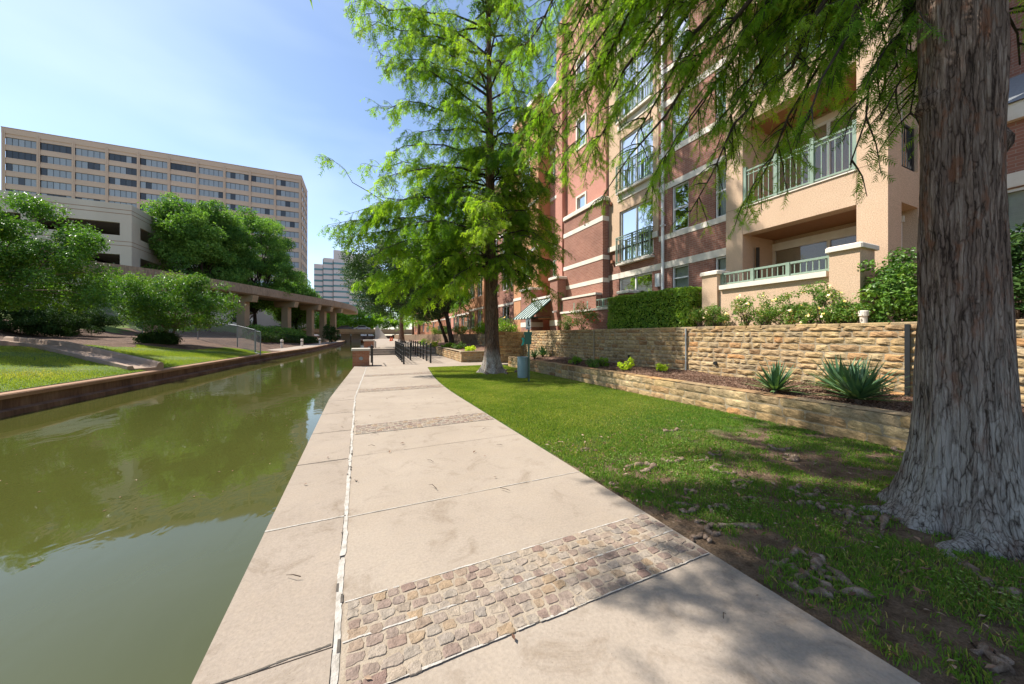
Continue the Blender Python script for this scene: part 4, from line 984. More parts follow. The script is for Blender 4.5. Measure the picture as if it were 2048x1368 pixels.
m.build('gate_frame', MAT['galv'], t); mesh_panel(t, a + Vector((0, 0, .1)), b + Vector((0, 0, .1)), hh - .1)
# bollards on the far walk
for px, y_, lb in ((564, 48, 'grey concrete bollard closest to the chain link gate'), (604, 54, 'second grey bollard from the gate, in front of the low hedge'), (640, 62, 'third grey bollard from the gate, under the guideway end'), (664, 70, 'grey bollard farthest from the gate near the road bridge')):
    x = gx(px, y_); x = min(x, wallx(y_) - .5); z = -.03; t = thing('bollard', (x, y_, z), lb, 'bollard', 'concrete bollards along the far bank walk')
    m = MB(); m.lathe(x, y_, [(.15, z), (.15, z + .78), (.17, z + .80), (.17, z + .9), (.12, z + .98), (.03, z + 1.0)], 12); m.build('post', MAT['cream'], t, smooth=False)
    m = MB(); m.lathe(x, y_, [(.155, z + .6), (.155, z + .68)], 12, caps=False); m.build('band', MAT['black_metal'], t)

# ------------------------------------------------------------------ elevated guideway
def guideway():
    t = thing('elevated_guideway', (-14, 71, 0), 'curved concrete people-mover guideway on tall columns along the far bank', 'guideway')
    P = [(-44, 40.5), (-34, 45.5), (-24.2, 51.9), (-19.1, 59.4), (-15.6, 66), (-13.2, 71.8), (-9.2, 79.7), (-5.6, 88), (-3.2, 98), (-2.4, 112)]
    # smooth it
    Q = []; n = len(P)
    for i in range(n - 1):
        p0, p1, p2, p3 = [Vector((*P[min(max(j, 0), n - 1)], 0)) for j in (i - 1, i, i + 1, i + 2)]
        for s in range(8):
            u = s / 8; Q.append(.5 * ((2 * p1) + (p2 - p0) * u + (2 * p0 - 5 * p1 + 4 * p2 - p3) * u * u + (3 * p1 - p0 - 3 * p2 + p3) * u ** 3))
    prof = [(-1.9, 9.0), (-1.9, 7.75), (-1.6, 7.55), (1.6, 7.55), (1.9, 7.75), (1.9, 9.0), (1.65, 9.0), (1.65, 8.1), (-1.65, 8.1), (-1.65, 9.0)]
    k = len(prof); vs = []
    for i, q in enumerate(Q):
        d = (Q[min(i + 1, len(Q) - 1)] - Q[max(i - 1, 0)]).normalized(); s_ = Vector((d.y, -d.x, 0))
        for u, z in prof: vs.append(q + s_ * u + Vector((0, 0, z)))
    m = MB(); m.add(vs, [(i * k + j, i * k + (j + 1) % k, (i + 1) * k + (j + 1) % k, (i + 1) * k + j) for i in range(len(Q) - 1) for j in range(k)]); m.build('deck', MAT['guideway'], t)
    for px, wx_, wy_ in ((296, 1.25, .95), (482, 1.25, .95), (572, 1.2, .9), (620, 1.1, .85), (646, 1.1, .85), (668, 1.1, .85)):
        best = min(range(len(Q)), key=lambda i: abs(Q[i].x / max(Q[i].y, 1) - dv(px)[0] / dv(px)[1]))
        q = Q[best]; d = (Q[best + 1] - Q[best - 1]).normalized(); s_ = Vector((d.y, -d.x, 0)); zb = H(q.x, q.y) - .3
        def ob(m, u0, u1, v0, v1, z0, z1, tp=0):
            c = [q + s_ * (u + (0 if z == z0 else tp * (1 if u > 0 else -1))) + d * v + Vector((0, 0, z)) for z in (z0, z1) for u, v in ((u0, v0), (u1, v0), (u1, v1), (u0, v1))]
            m.add(c, [(3, 2, 1, 0), (4, 5, 6, 7), (0, 1, 5, 4), (1, 2, 6, 5), (2, 3, 7, 6), (3, 0, 4, 7)])
        m = MB(); ob(m, -wx_ / 2, wx_ / 2, -wy_ / 2, wy_ / 2, zb, 6.55); col = m.build('column', MAT['column'], t)
        m = MB(); ob(m, -1.8, 1.8, -wy_ / 2 - .06, wy_ / 2 + .06, 6.552, 7.54, .25); m.build('crosshead', MAT['column'], col)
guideway()

# ------------------------------------------------------------------ parking garage, offices, bridge
def garage():
    X1, Y0 = -28.2, 63.0; zt = 19.1; t = thing('parking_garage', (X1 - 20, Y0 + 20, 3), 'pale precast concrete parking garage with dark open decks', 'garage')
    m = MB(); fl = 4.25
    F = WY(Y0); G = lambda u, v, w: (X1 - w, u, v)
    for i in range(5):
        z1 = zt - fl * i; z0 = z1 - 2.55
        m.box(X1 - 60, X1, Y0, Y0 + .4, z0, z1); m.box(X1 - .4, X1, Y0 + .402, Y0 + 60, z0, z1)
    m.build('spandrel', MAT['garage'], t)
    g = MB()
    for i in range(5):                                   # panel grooves, their shade laid on as thin dark strips
        z1 = zt - fl * i
        for dz in (.75, 1.3): g.box(X1 - 60, X1 + .006, Y0 - .006, Y0 + .05, z1 - dz - .09, z1 - dz); g.box(X1 - .05, X1 + .006, Y0 + .052, Y0 + 60, z1 - dz - .09, z1 - dz)
    for x in (X1 - 9.2, X1 - 18.4, X1 - 27.6): g.box(x, x + .1, Y0 - .005, Y0 + .04, zt - 1.27, zt - .78)
    g.build('panel_joint', MAT['tan_dark'], t)
    c = MB()
    for x in [X1 - .01] + [X1 - 9.2 * k for k in range(1, 7)]: c.box(x - (1.15 if x > X1 - 1 else .8), x, Y0 + .004, Y0 + .9, 0, zt - .3)
    for y in (Y0 + 9, Y0 + 18, Y0 + 27, Y0 + 36, Y0 + 45): c.box(X1 - .9, X1 - .004, y - .5, y + .5, 0, zt - .3)
    c.box(X1 - .9, X1 - .006, Y0 + .91, Y0 + 2.0, 0, zt - .3)
    c.build('pier', MAT['garage'], t)
    s = MB()
    for i in range(0, 5): z = zt - fl * i + .1 - 1.4; s.box(X1 - 60, X1 - .45, Y0 + .45, Y0 + 60, z - .3, z)
    s.build('parking_deck', MAT['garage'], t)
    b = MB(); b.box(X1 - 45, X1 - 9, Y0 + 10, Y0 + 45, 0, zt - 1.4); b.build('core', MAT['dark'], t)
garage()
def office():
    Y0 = 151.0; xe = [gx(p, Y0) for p in (7, 77, 147, 214, 277, 338, 395, 449, 500, 550, 600)]
    xl, xr = gx(3, Y0), gx(603, Y0); zt = gz(3, 254, Y0); t = thing('office_block', ((xl + xr) / 2, Y0 + 8, 0), 'long tan office block with ribbon windows above the parking garage', 'building')
    zr = gz(8, 273, Y0); wh = (287 - 265) / FP * Y0 / dv(8)[1] * .62 + .4; pitch = 3.78; dep = 15.5
    b = MB(); b.box(xl + .3, xr - .3, Y0 + 1.2, Y0 + dep - .5, 0, zt - .5); b.build('core', MAT['dark'], t)
    sp = MB(); nfl = 13; tops = [zr - pitch * i for i in range(nfl)]; hgt = 2.15
    prev = zt - 1.6
    for z in tops: sp.box(xl, xr, Y0, Y0 + 1.2, z, prev - .45); sp.box(xl + .01, xr - .01, Y0 + .12, Y0 + 1.2, prev - .45, prev); prev = z - hgt
    sp.box(xl, xr, Y0, Y0 + 1.2, 0, prev); sp.build('spandrel', MAT['tan'], t)
    p = MB(); p.box(xl - .05, xr + .05, Y0 - .06, Y0 + dep, zt - 1.6, zt); p.build('parapet', MAT['tan'], t)
    p = MB(); p.box(xl - .1, xr + .1, Y0 - .12, Y0 + dep + .1, zt, zt + .18); p.build('roof_edge', MAT['tan_dark'], t)
    pl = MB()
    for x in xe: pl.box(x - .35, x + .35, Y0 - .14, Y0 - .001, 0, zt - 1.0); pl.box(x - .06, x + .06, Y0 - .22, Y0 - .141, 0, zt - 1.0)
    pl.build('pilaster', MAT['tan'], t)
    glA = tinted('office glass', [(.23, .27, .31), (.28, .325, .37), (.15, .18, .21), (.035, .04, .05), (.29, .335, .375)], .18, 0, spec=.5, nscale=.02, amount=.1)
    def ribbon_win(x0, x1, z, name, mb=None):
        own = mb is None; mb = mb or MB(); w5 = (x1 - x0) / 5; r = rng.random()
        for q in range(5):
            tn = (.70 + rng.random() * .08) if (r < .22 and rng.random() < .75) or rng.random() < .1 else rng.uniform(0, .3)
            mb.quad((x0 + q * w5, Y0 + .2, z - hgt), (x0 + (q + 1) * w5, Y0 + .2, z - hgt), (x0 + (q + 1) * w5, Y0 + .2, z), (x0 + q * w5, Y0 + .2, z), None, tn)
        if own:
            o = mb.build(name, glA, t, tint=True); xs_ = [u for q in range(6) for u in (x0 + q * w5 - .05, x0 + q * w5 + .05)]; yq = Y0 + .17; nx = len(xs_)
            vs = [(u, yq, zz) for zz in (z - hgt, z - .1, z) for u in xs_]; f = MB()
            f.add(vs, [(nx + i, nx + i + 1, 2 * nx + i + 1, 2 * nx + i) for i in range(nx - 1)] + [(i, i + 1, nx + i + 1, nx + i) for i in range(0, nx, 2)]); f.build('window_frame', MAT['black_metal'], o)
    for i, z in enumerate(tops[:10]):
        for a, b_ in zip(xe[:-1], xe[1:]): ribbon_win(a + .36, b_ - .36, z, 'window')
    rest = MB()
    for z in tops[10:]:
        for a, b_ in zip(xe[:-1], xe[1:]): ribbon_win(a + .36, b_ - .36, z, '', rest)
    o = rest.build('lower_window', glA, t, tint=True); o['kind'] = 'stuff'
    e = MB(); e2 = MB(); prev = zt - 1.6                     # the narrow end wall
    for z in tops: e.box(xr - 1.0, xr + .02, Y0 + 1.21, Y0 + dep, z, prev); prev = z - hgt; e2.box(xr - .5, xr - .15, Y0 + 1.21, Y0 + dep, z - hgt, z)
    e.box(xr - 1, xr + .02, Y0 + 1.21, Y0 + dep, 0, prev)
    for q in range(4): yy = Y0 + 1.3 + q * (dep - 1.6) / 3; e.box(xr - .9, xr + .05, yy - .35, yy + .35, 0, zt - 1.6)
    e.build('end_wall', MAT['tan'], t); e2.build('end_window', glA, t)
office()
def tower():
    Y0 = 282.0; t = thing('striped_tower', (gx(665, Y0), Y0 + 15, 0), 'distant pale stepped office tower with teal window stripes and dark vertical slots', 'building')
    glT = MAT['teal_glass']
    for i, (a, b, top) in enumerate(((628, 645.5, 528), (647, 666, 517), (667.5, 699, 503), (699, 760, 512))):
        x0, x1, z = gx(a, Y0), gx(b, Y0), gz((a + b) / 2, top, Y0); Yk = Y0 - i * 1.5
        m = MB(); m.box(x0, x1, Yk, Y0 + 26, 0, z); o = m.build('wall', MAT['tower'], t)
        g = MB(); zz = z - 3.2 if i < 2 else z - 9
        while zz > 8: g.box(x0 + .02, x1 - .02, Yk - .15, Yk - .01, zz - 1.35, zz); zz -= 4.1
        g.build('window_stripe', glT, t)
    s = MB()
    for px in (646.3, 666.8): x = gx(px, Y0); s.box(x - .45, x + .45, Y0 + 2, Y0 + 20, 0, gz(px, 517, Y0)); s.build('slot', MAT['dark'], t); s = MB()
tower()
def bridge():
    Y0 = 104; t = thing('road_bridge', (2, Y0 + 6, 0), 'low concrete road bridge across the end of the canal', 'bridge')
    m = MB(); m.box(-30, 30, Y0, Y0 + 14, 1.75, 2.75); m.build('deck', MAT['guideway'], t)
    m = MB(); m.box(-30, 30, Y0 - .15, Y0 - .002, 2.2, 3.15); m.build('parapet', MAT['column'], t)
    for x in (gx(712, Y0), gx(690, Y0)): m = MB(); m.box(x - 1.2, x + 1.2, Y0 + 3, Y0 + 9, -1.4, 1.748); m.build('pier', MAT['garage'], t)
    x = gx(762, Y0); m = MB(); m.add([(x - 1.6, Y0 - .6, -1), (x + 2.6, Y0 - 4, -1), (x + 2.6, Y0 + 8, -1), (x - 1.6, Y0 + 8, -1), (x - 1.6, Y0 - .6, 3.6), (x - .6, Y0 - 1.2, 3.6), (x - .6, Y0 + 8, 3.6), (x - 1.6, Y0 + 8, 3.6)], [(3, 2, 1, 0), (4, 5, 6, 7), (0, 1, 5, 4), (1, 2, 6, 5), (2, 3, 7, 6), (3, 0, 4, 7)]); m.build('abutment', MAT['cream'], t)
    m = MB(); m.box(-60, 60, Y0 + 30, Y0 + 31, -1, 1.2); m.box(-60, 60, Y0 + 14, Y0 + 30, -1.4, -.1); m.build('far_bank_wall', MAT['canal_wall'], t)
bridge()
def car(x, y, col, label):
    t = thing('parked_car', (x, y, 2.752), label, 'car', 'cars crossing the road bridge'); z = 2.752
    pr = [(-2.25, .35), (-2.2, .75), (-1.5, .88), (-.95, 1.38), (.75, 1.42), (1.45, .95), (2.15, .85), (2.25, .4)]
    def prism(pts, y0, y1, inset=0):
        n = len(pts); m = MB(); m.add([(x + u, yy, z + v) for yy in (y0, y1) for u, v in pts], [tuple(range(n - 1, -1, -1)), tuple(range(n, 2 * n))] + [(i, (i + 1) % n, n + (i + 1) % n, n + i) for i in range(n)]); return m
    prism(pr, y - .85, y + .85).build('body', flat(label[:12] + ' paint', col, .25, .6), t)
    prism([(-1.3, .92), (-.88, 1.32), (.7, 1.35), (1.25, .95)], y - .865, y + .865).build('side_window', MAT['dark'], t)
    for u in (-1.4, 1.4):
        m = MB(); n = 14; m.add([(x + u + .33 * math.cos(6.283 * k / n), y + s, z + .33 + .33 * math.sin(6.283 * k / n)) for s in (-.88, .88) for k in range(n)], [tuple(range(n)), tuple(range(n, 2 * n))] + [(k, (k + 1) % n, n + (k + 1) % n, n + k) for k in range(n)]); m.build('wheel', MAT['black_metal'], t)
car(gx(690, 107), 107, (.02, .03, .06), 'dark blue car on the road bridge, closer to the far bank')
car(gx(724, 107), 107, (.45, .46, .48), 'silver car on the road bridge, closer to the abutment')

# ------------------------------------------------------------------ street furniture on the near promenade
def lamp_pier(px0, px1, Y, ztop, label):
    x0, x1 = gx(px0, Y), gx(px1, Y); t = thing('brick_pier', ((x0 + x1) / 2, Y, 0), label, 'pier', 'brick piers at the water edge'); dp = (x1 - x0) * .9
    m = MB(); m.box(x0, x1, Y, Y + dp, -.7, ztop); m.build('brick_body', MAT['brick_orange'], t)
    m = MB(); m.bevbox(x0 - .05, x1 + .05, Y - .05, Y + dp + .05, ztop, ztop + .11, .02); m.build('cap', MAT['garage'], t)
    c = (x0 + x1) / 2; zc = ztop * .5; m = MB(); n = 16
    for r, d in ((.09, .03), (.065, .05)): m.add([(c + r * math.cos(6.283 * k / n), Y - d, zc + r * math.sin(6.283 * k / n)) for k in range(n)] + [(c + r * math.cos(6.283 * k / n), Y, zc + r * math.sin(6.283 * k / n)) for k in range(n)], [tuple(range(n))] + [(k, (k + 1) % n, n + (k + 1) % n, n + k) for k in range(n)])
    m.build('round_lamp', MAT['galv'], t)
    p = MB(); p.tube([(x1 + .13, Y - .1, 0), (x1 + .13, Y - .1, .98)], .03, 8); p.tube([(x1 + .13, Y + 2.0, 0), (x1 + .13, Y + 2.0, .98)], .03, 8); p.tube([(x1 + .13, Y - .1, .96), (x1 + .13, Y + 2.0, .96)], .022, 8); p.build('handrail', MAT['black_metal'], t)
lamp_pier(705, 739, 17.9, .74, 'brick pier with grey cap and round lamp standing at the water edge')
lamp_pier(728, 748, 29.5, 1.0, 'smaller brick pier beyond the first, beside the steps')
def black_rail(label, x, y0, y1, n, z0=0, z1=0):
    t = thing('black_railing', (x, y0, 0), label, 'railing', 'black railings by the ramp')
    for i in range(n):
        y = y0 + (y1 - y0) * i / (n - 1); zb = z0 + (z1 - z0) * i / (n - 1); xx = x + .045 * (y - y0)
        m = MB(); m.box(xx - .04, xx + .04, y - .04, y + .04, zb, zb + 1.0); m.lathe(xx, y, [(.05, zb + 1.0), (.055, zb + 1.03), (.0, zb + 1.07)], 8); m.build('post', MAT['black_metal'], t)
    for dz in (.93, .62, .36, .12):
        m = MB(); m.tube([(x, y0, z0 + dz), (x + .045 * (y1 - y0), y1, z1 + dz)], .02, 6); m.build('rail', MAT['black_metal'], t)
black_rail('black railing on the left side of the ramp, next to the steps', 2.05, 18.2, 27, 7)
black_rail('black railing on the right side of the ramp, next to the planter', 3.45, 18.4, 31, 9)
black_rail('short black railing between ramp and steps', 2.75, 21, 30, 6)
def planter():
    t = thing('stone_planter', (5.1, 18.1, 0), 'square-cornered sandstone planter wall beside the ramp', 'planter')
    x0 = 5.05; m = MB(); m.box(x0 + .02, 6.6, 18.12, 18.4, -.1, .52)
    m.build('mortar_core', MAT['stone_mortar'], t)
    s = MB(); stone_face(s, WY(18.13), x0, 6.6, 0, .54, .016, .18, .45, .012, (.12, .17), True)
    stone_face(s, lambda u, v, w: (x0 + .02 + .045 * (u - 18.1) + w, u, v), 18.1, 27, 0, .54, .016, .18, .45, .012, (.12, .17), True); s.build('stone_course', MAT['stone'], t, tint=True)
    m = MB(); m.box(x0 - .03, 6.62, 18.08, 18.42, .54, .6); m.quad((x0 - .03, 18.42, .6), (x0 + .3, 18.42, .6), (x0 + .75, 27, .6), (x0 + .37, 27, .6)); m.build('coping_stone', MAT['stone_mortar'], t)
    b = MB(); b.quad((5.3, 18.4, .5), (9.1, 18.4, .6), (9.6, 30, .75), (5.7, 30, .5)); b.quad((5.7, 30, .5), (9.6, 30, .75), (11, 60, .9), (7.2, 60, .5)); struct(b.build('planter_soil', MAT['mulch']))
    t2 = thing('upper_planter_wall', (8, 24, .6), 'stepped sandstone wall behind the leaning oak', 'wall')
    s = MB(); F = lambda u, v, w: (8.6 + .045 * (u - 18) + w, u, v)
    stone_face(s, F, 18.2, 58, .45, 1.55, .02, .25, .7, .014, (.13, .2)); s.build('stone_course', MAT['stone'], t2, tint=True)
    m = MB(); m.quad(F(18.2, .3, .01), F(58, .3, .01), F(58, 1.55, .01), F(18.2, 1.55, .01)); m.quad(F(18.2, 1.55, -.03), F(58, 1.55, -.03), F(58, 1.55, .5), F(18.2, 1.55, .5)); m.build('mortar_core', MAT['stone_mortar'], t2)
    m = MB(); m.quad(F(18.2, 1.5, .4), F(58, 1.5, .4), F(58, 1.6, 6), F(18.2, 1.6, 6)); struct(m.build('garden_soil', MAT['mulch']))
planter()
def dog_station():
    p = at(1057.5, 763, 10.97); x, y = p.x, p.y; t = thing('dog_waste_station', (x, y, 0), 'green dog waste station with bag dispenser, small sign and blue-grey bin', 'waste station')
    gm = flat('dark green box', (.03, .10, .07), .45); sg = flat('post green', (.10, .16, .12), .5)
    m = MB(); m.box(x - .025, x + .025, y - .025, y + .025, -.1, 2.06); m.build('post', sg, t)
    vx = Vector((ct, -st, 0)); vy = Vector((-st, -ct, 0))           # board turned to the walk
    def brd(m, u0, u1, d0, d1, z0, z1, mt=None):
        c = [Vector((x, y, 0)) + vx * u + vy * d + Vector((0, 0, z)) for z in (z0, z1) for u, d in ((u0, d0), (u1, d0), (u1, d1), (u0, d1))]
        m.add(c, [(3, 2, 1, 0), (4, 5, 6, 7), (0, 1, 5, 4), (1, 2, 6, 5), (2, 3, 7, 6), (3, 0, 4, 7)], mt)
    m = MB(); brd(m, -.10, .06, .03, .04, 1.68, 2.02); o = m.build('sign', MAT['white'], t)
    g = MB(); d0, d1 = .0405, .046                                    # walking figure with a dog on a lead
    brd(g, -.035, .005, d0, d1, 1.86, 1.94); brd(g, -.028, -.004, d0, d1, 1.945, 1.975); brd(g, -.035, -.018, d0, d1, 1.78, 1.86); brd(g, -.01, .005, d0, d1, 1.78, 1.86); brd(g, .005, .045, d0, d1, 1.79, 1.815)
    brd(g, -.085, .045, d0, d1, 1.72, 1.735); brd(g, -.07, .03, d0, d1, 1.695, 1.708); brd(g, -.085, .045, d0, d1, 1.985, 2.0); g.build('pictogram', MAT['black_metal'], o)
    m = MB(); brd(m, -.14, .08, .028, .15, 1.2, 1.5); brd(m, -.16, .10, .02, .16, 1.5, 1.6); m.build('bag_dispenser', gm, t)
    teal = flat('teal bag', (.02, .30, .24), .5)
    m = MB(); m.add([Vector((x, y, 0)) + vx * a + vy * .12 + Vector((0, 0, b)) for a, b in ((-.16, 1.42), (-.13, 1.3), (-.18, 1.18), (-.24, 1.16), (-.2, 1.32), (-.25, 1.4))] + [Vector((x, y, 0)) + vx * a + vy * .05 + Vector((0, 0, b)) for a, b in ((-.16, 1.42), (-.13, 1.3), (-.18, 1.18), (-.24, 1.16), (-.2, 1.32), (-.25, 1.4))], [(0, 1, 2, 3, 4, 5), (6, 7, 8, 9, 10, 11)] + [(i, (i + 1) % 6, 6 + (i + 1) % 6, 6 + i) for i in range(6)]); m.build('hanging_bag', teal, t)
    cx, cy = (Vector((x, y, 0)) + vx * -.2 + vy * .02).to_tuple()[:2]; bn = M('blue grey bin', [(.13, .19, .215), (.18, .25, .275)], 5, .5, .15, 30, stretch=(1, 1, .3))
    m = MB(); m.lathe(cx, cy, [(.15, .13), (.165, .14), (.17, .5), (.172, .505), (.172, .58), (.17, .585), (.17, .77), (.178, .775), (.178, .80), (.16, .80), (.155, .72)], 28); m.build('bin', bn, t, smooth=False)
dog_station()
m = MB(); x_, y_ = 8.75, fy(1727, 8.75); m.lathe(x_, y_, [(.055, 1.6), (.055, 1.86), (.075, 1.862), (.075, 1.95), (.06, 1.965), (.0, 1.97)], 14)
tag(m.build('vent_pipe', MAT['cream'], smooth=False), 'short cream plastic vent pipe standing behind the retaining wall', 'pipe')
for px, dy in ((781, 0), (784.5, 1.2)):
    Y = 62 + dy * 3; x = gx(px, Y); t = thing('traffic_cone', (x, Y, .45), ['small orange traffic cone on the far walk, nearer the railings', 'orange traffic cone just behind the other on the far walk'][dy > 0], 'cone', 'orange cones on the far walk')
    m = MB(); m.lathe(x, Y, [(.17, .49), (.03, 1.15)], 12); m.build('cone_body', flat('orange plastic', (.75, .12, .03), .5), t); m = MB(); m.box(x - .22, x + .22, Y - .22, Y + .22, .45, .489); m.build('base', flat('orange base', (.6, .1, .03), .5), t)

# ------------------------------------------------------------------ trees
def foliage_limbs(t, limbs, barkm, mat_, fl=.2, m=6, step=.05, side=.9, name='branch', cone=0, droop=.5, twigs=7, dens=1.0, wid=.34, tmin=.22, zr=(-.35, .3)):
    """cypress boughs: each limb polyline carries drooping side twigs hung with feathery sprays"""
    mb = MB(); B = []; D = []; L = []; T = []
    tw = MB()
    for pts, r0, dn in limbs:
        pts = [np.array(p, float) for p in pts]; n = len(pts)
        mb.tube(pts, [max(.006, r0 * (1 - .88 * i / (n - 1))) for i in range(n)], 7, caps=False)
        tot = sum(np.linalg.norm(b - a) for a, b in zip(pts[:-1], pts[1:]))
        tn0 = rng.normal(.42, .14)
        for _ in range(int(twigs * tot * dn)):
            s = (tmin + (1 - tmin) * rng.random()) * (n - 1); i = min(int(s), n - 2); p = pts[i] + (pts[i + 1] - pts[i]) * (s - i); dl = unit(pts[i + 1] - pts[i])
            sd = unit(np.cross(dl, [0, 0, 1])) * rng.choice([-1, 1]); d = unit(dl * rng.uniform(.3, .9) + sd * rng.uniform(.4, 1.1) + np.array([0, 0, rng.uniform(*zr)]))
            ln = side * rng.uniform(.45, 1.15) * (1.1 - .55 * s / (n - 1)); q = [p]
            for k in range(4): q.append(q[-1] + d * ln / 4); d = unit(d + np.array([0, 0, -droop * .42]) + rng.normal(0, .1, 3))
            tw.tube(q, [.009, .007, .006, .004, .003], 4, caps=False)
            pp, dd = path_pts(q, step / dens); tb = tn0 + rng.normal(0, .12)
            for a, b in zip(pp, dd):
                s2 = unit(np.cross(b, [0, 0, 1]) + 1e-6) * rng.choice([-1, 1])
                B.append(a); D.append(b * rng.uniform(.1, .7) + s2 * rng.uniform(.3, 1) + np.array([0, 0, -rng.uniform(.15, 1.1) * (.5 + droop)])); L.append(fl * rng.uniform(.6, 1.3)); T.append(tb + rng.normal(0, .1))
    o = mb.build(name, barkm, t, smooth=True); tw.build('twig', barkm, t, smooth=True)
    B = np.array(B); D = np.array(D); L = np.array(L); v, f, per = fronds(B, D, L, m, wid)
    np_obj('crown', v, f, mat_, t, tint=np.repeat(np.clip(T, 0, 1), per))
    return B

def trunk_mesh(base, prof, lean=(0, 0), n=72, flutes=9, seed=0, amp=.10, mat_=None, parent=None, fine=.012):
    """tapering fluted trunk: prof = [(z, r)], deep root flutes at the foot"""
    r_ = np.random.default_rng(seed); zs = [];
    for (z0, r0), (z1, r1) in zip(prof[:-1], prof[1:]):
        k = max(2, int((z1 - z0) / .06)) if z1 < 4.5 else max(2, int((z1 - z0) / .4)); zs += [(z0 + (z1 - z0) * i / k, r0 + (r1 - r0) * i / k) for i in range(k)]
    zs.append(prof[-1]); ph = r_.uniform(0, 6.28, 8); vs = []
    for z, r in zs:
        fo = math.exp(-max(z, 0) / .45)
        for k in range(n):
            a = 2 * math.pi * k / n
            q = 1 + (amp * (.25 + 1.9 * fo)) * (math.sin(a * flutes + ph[0] + .5 * math.sin(z * .7)) * .5 + math.sin(a * (flutes // 2 + 1) + ph[1]) * .5) + .045 * math.sin(a * 2 + z * 1.3 + ph[2]) + .035 * math.sin(a * 4 - z * 2.2 + ph[3]) + .02 * math.sin(a * 7 + z * 4.1 + ph[6])
            q += fine * math.sin(a * 23 + 2.2 * math.sin(z * 2.3 + ph[4])) + fine * .7 * math.sin(a * 31 + z * 1.1 + ph[5]) + r_.normal(0, fine * .35)
            vs.append((base[0] + lean[0] * z + math.cos(a) * r * q, base[1] + lean[1] * z + math.sin(a) * r * q, base[2] + z))
    fs = [(i * n + k, i * n + (k + 1) % n, (i + 1) * n + (k + 1) % n, (i + 1) * n + k) for i in range(len(zs) - 1) for k in range(n)]
    m = MB(); m.add(vs, fs); return m.build('trunk', mat_, parent, smooth=True)

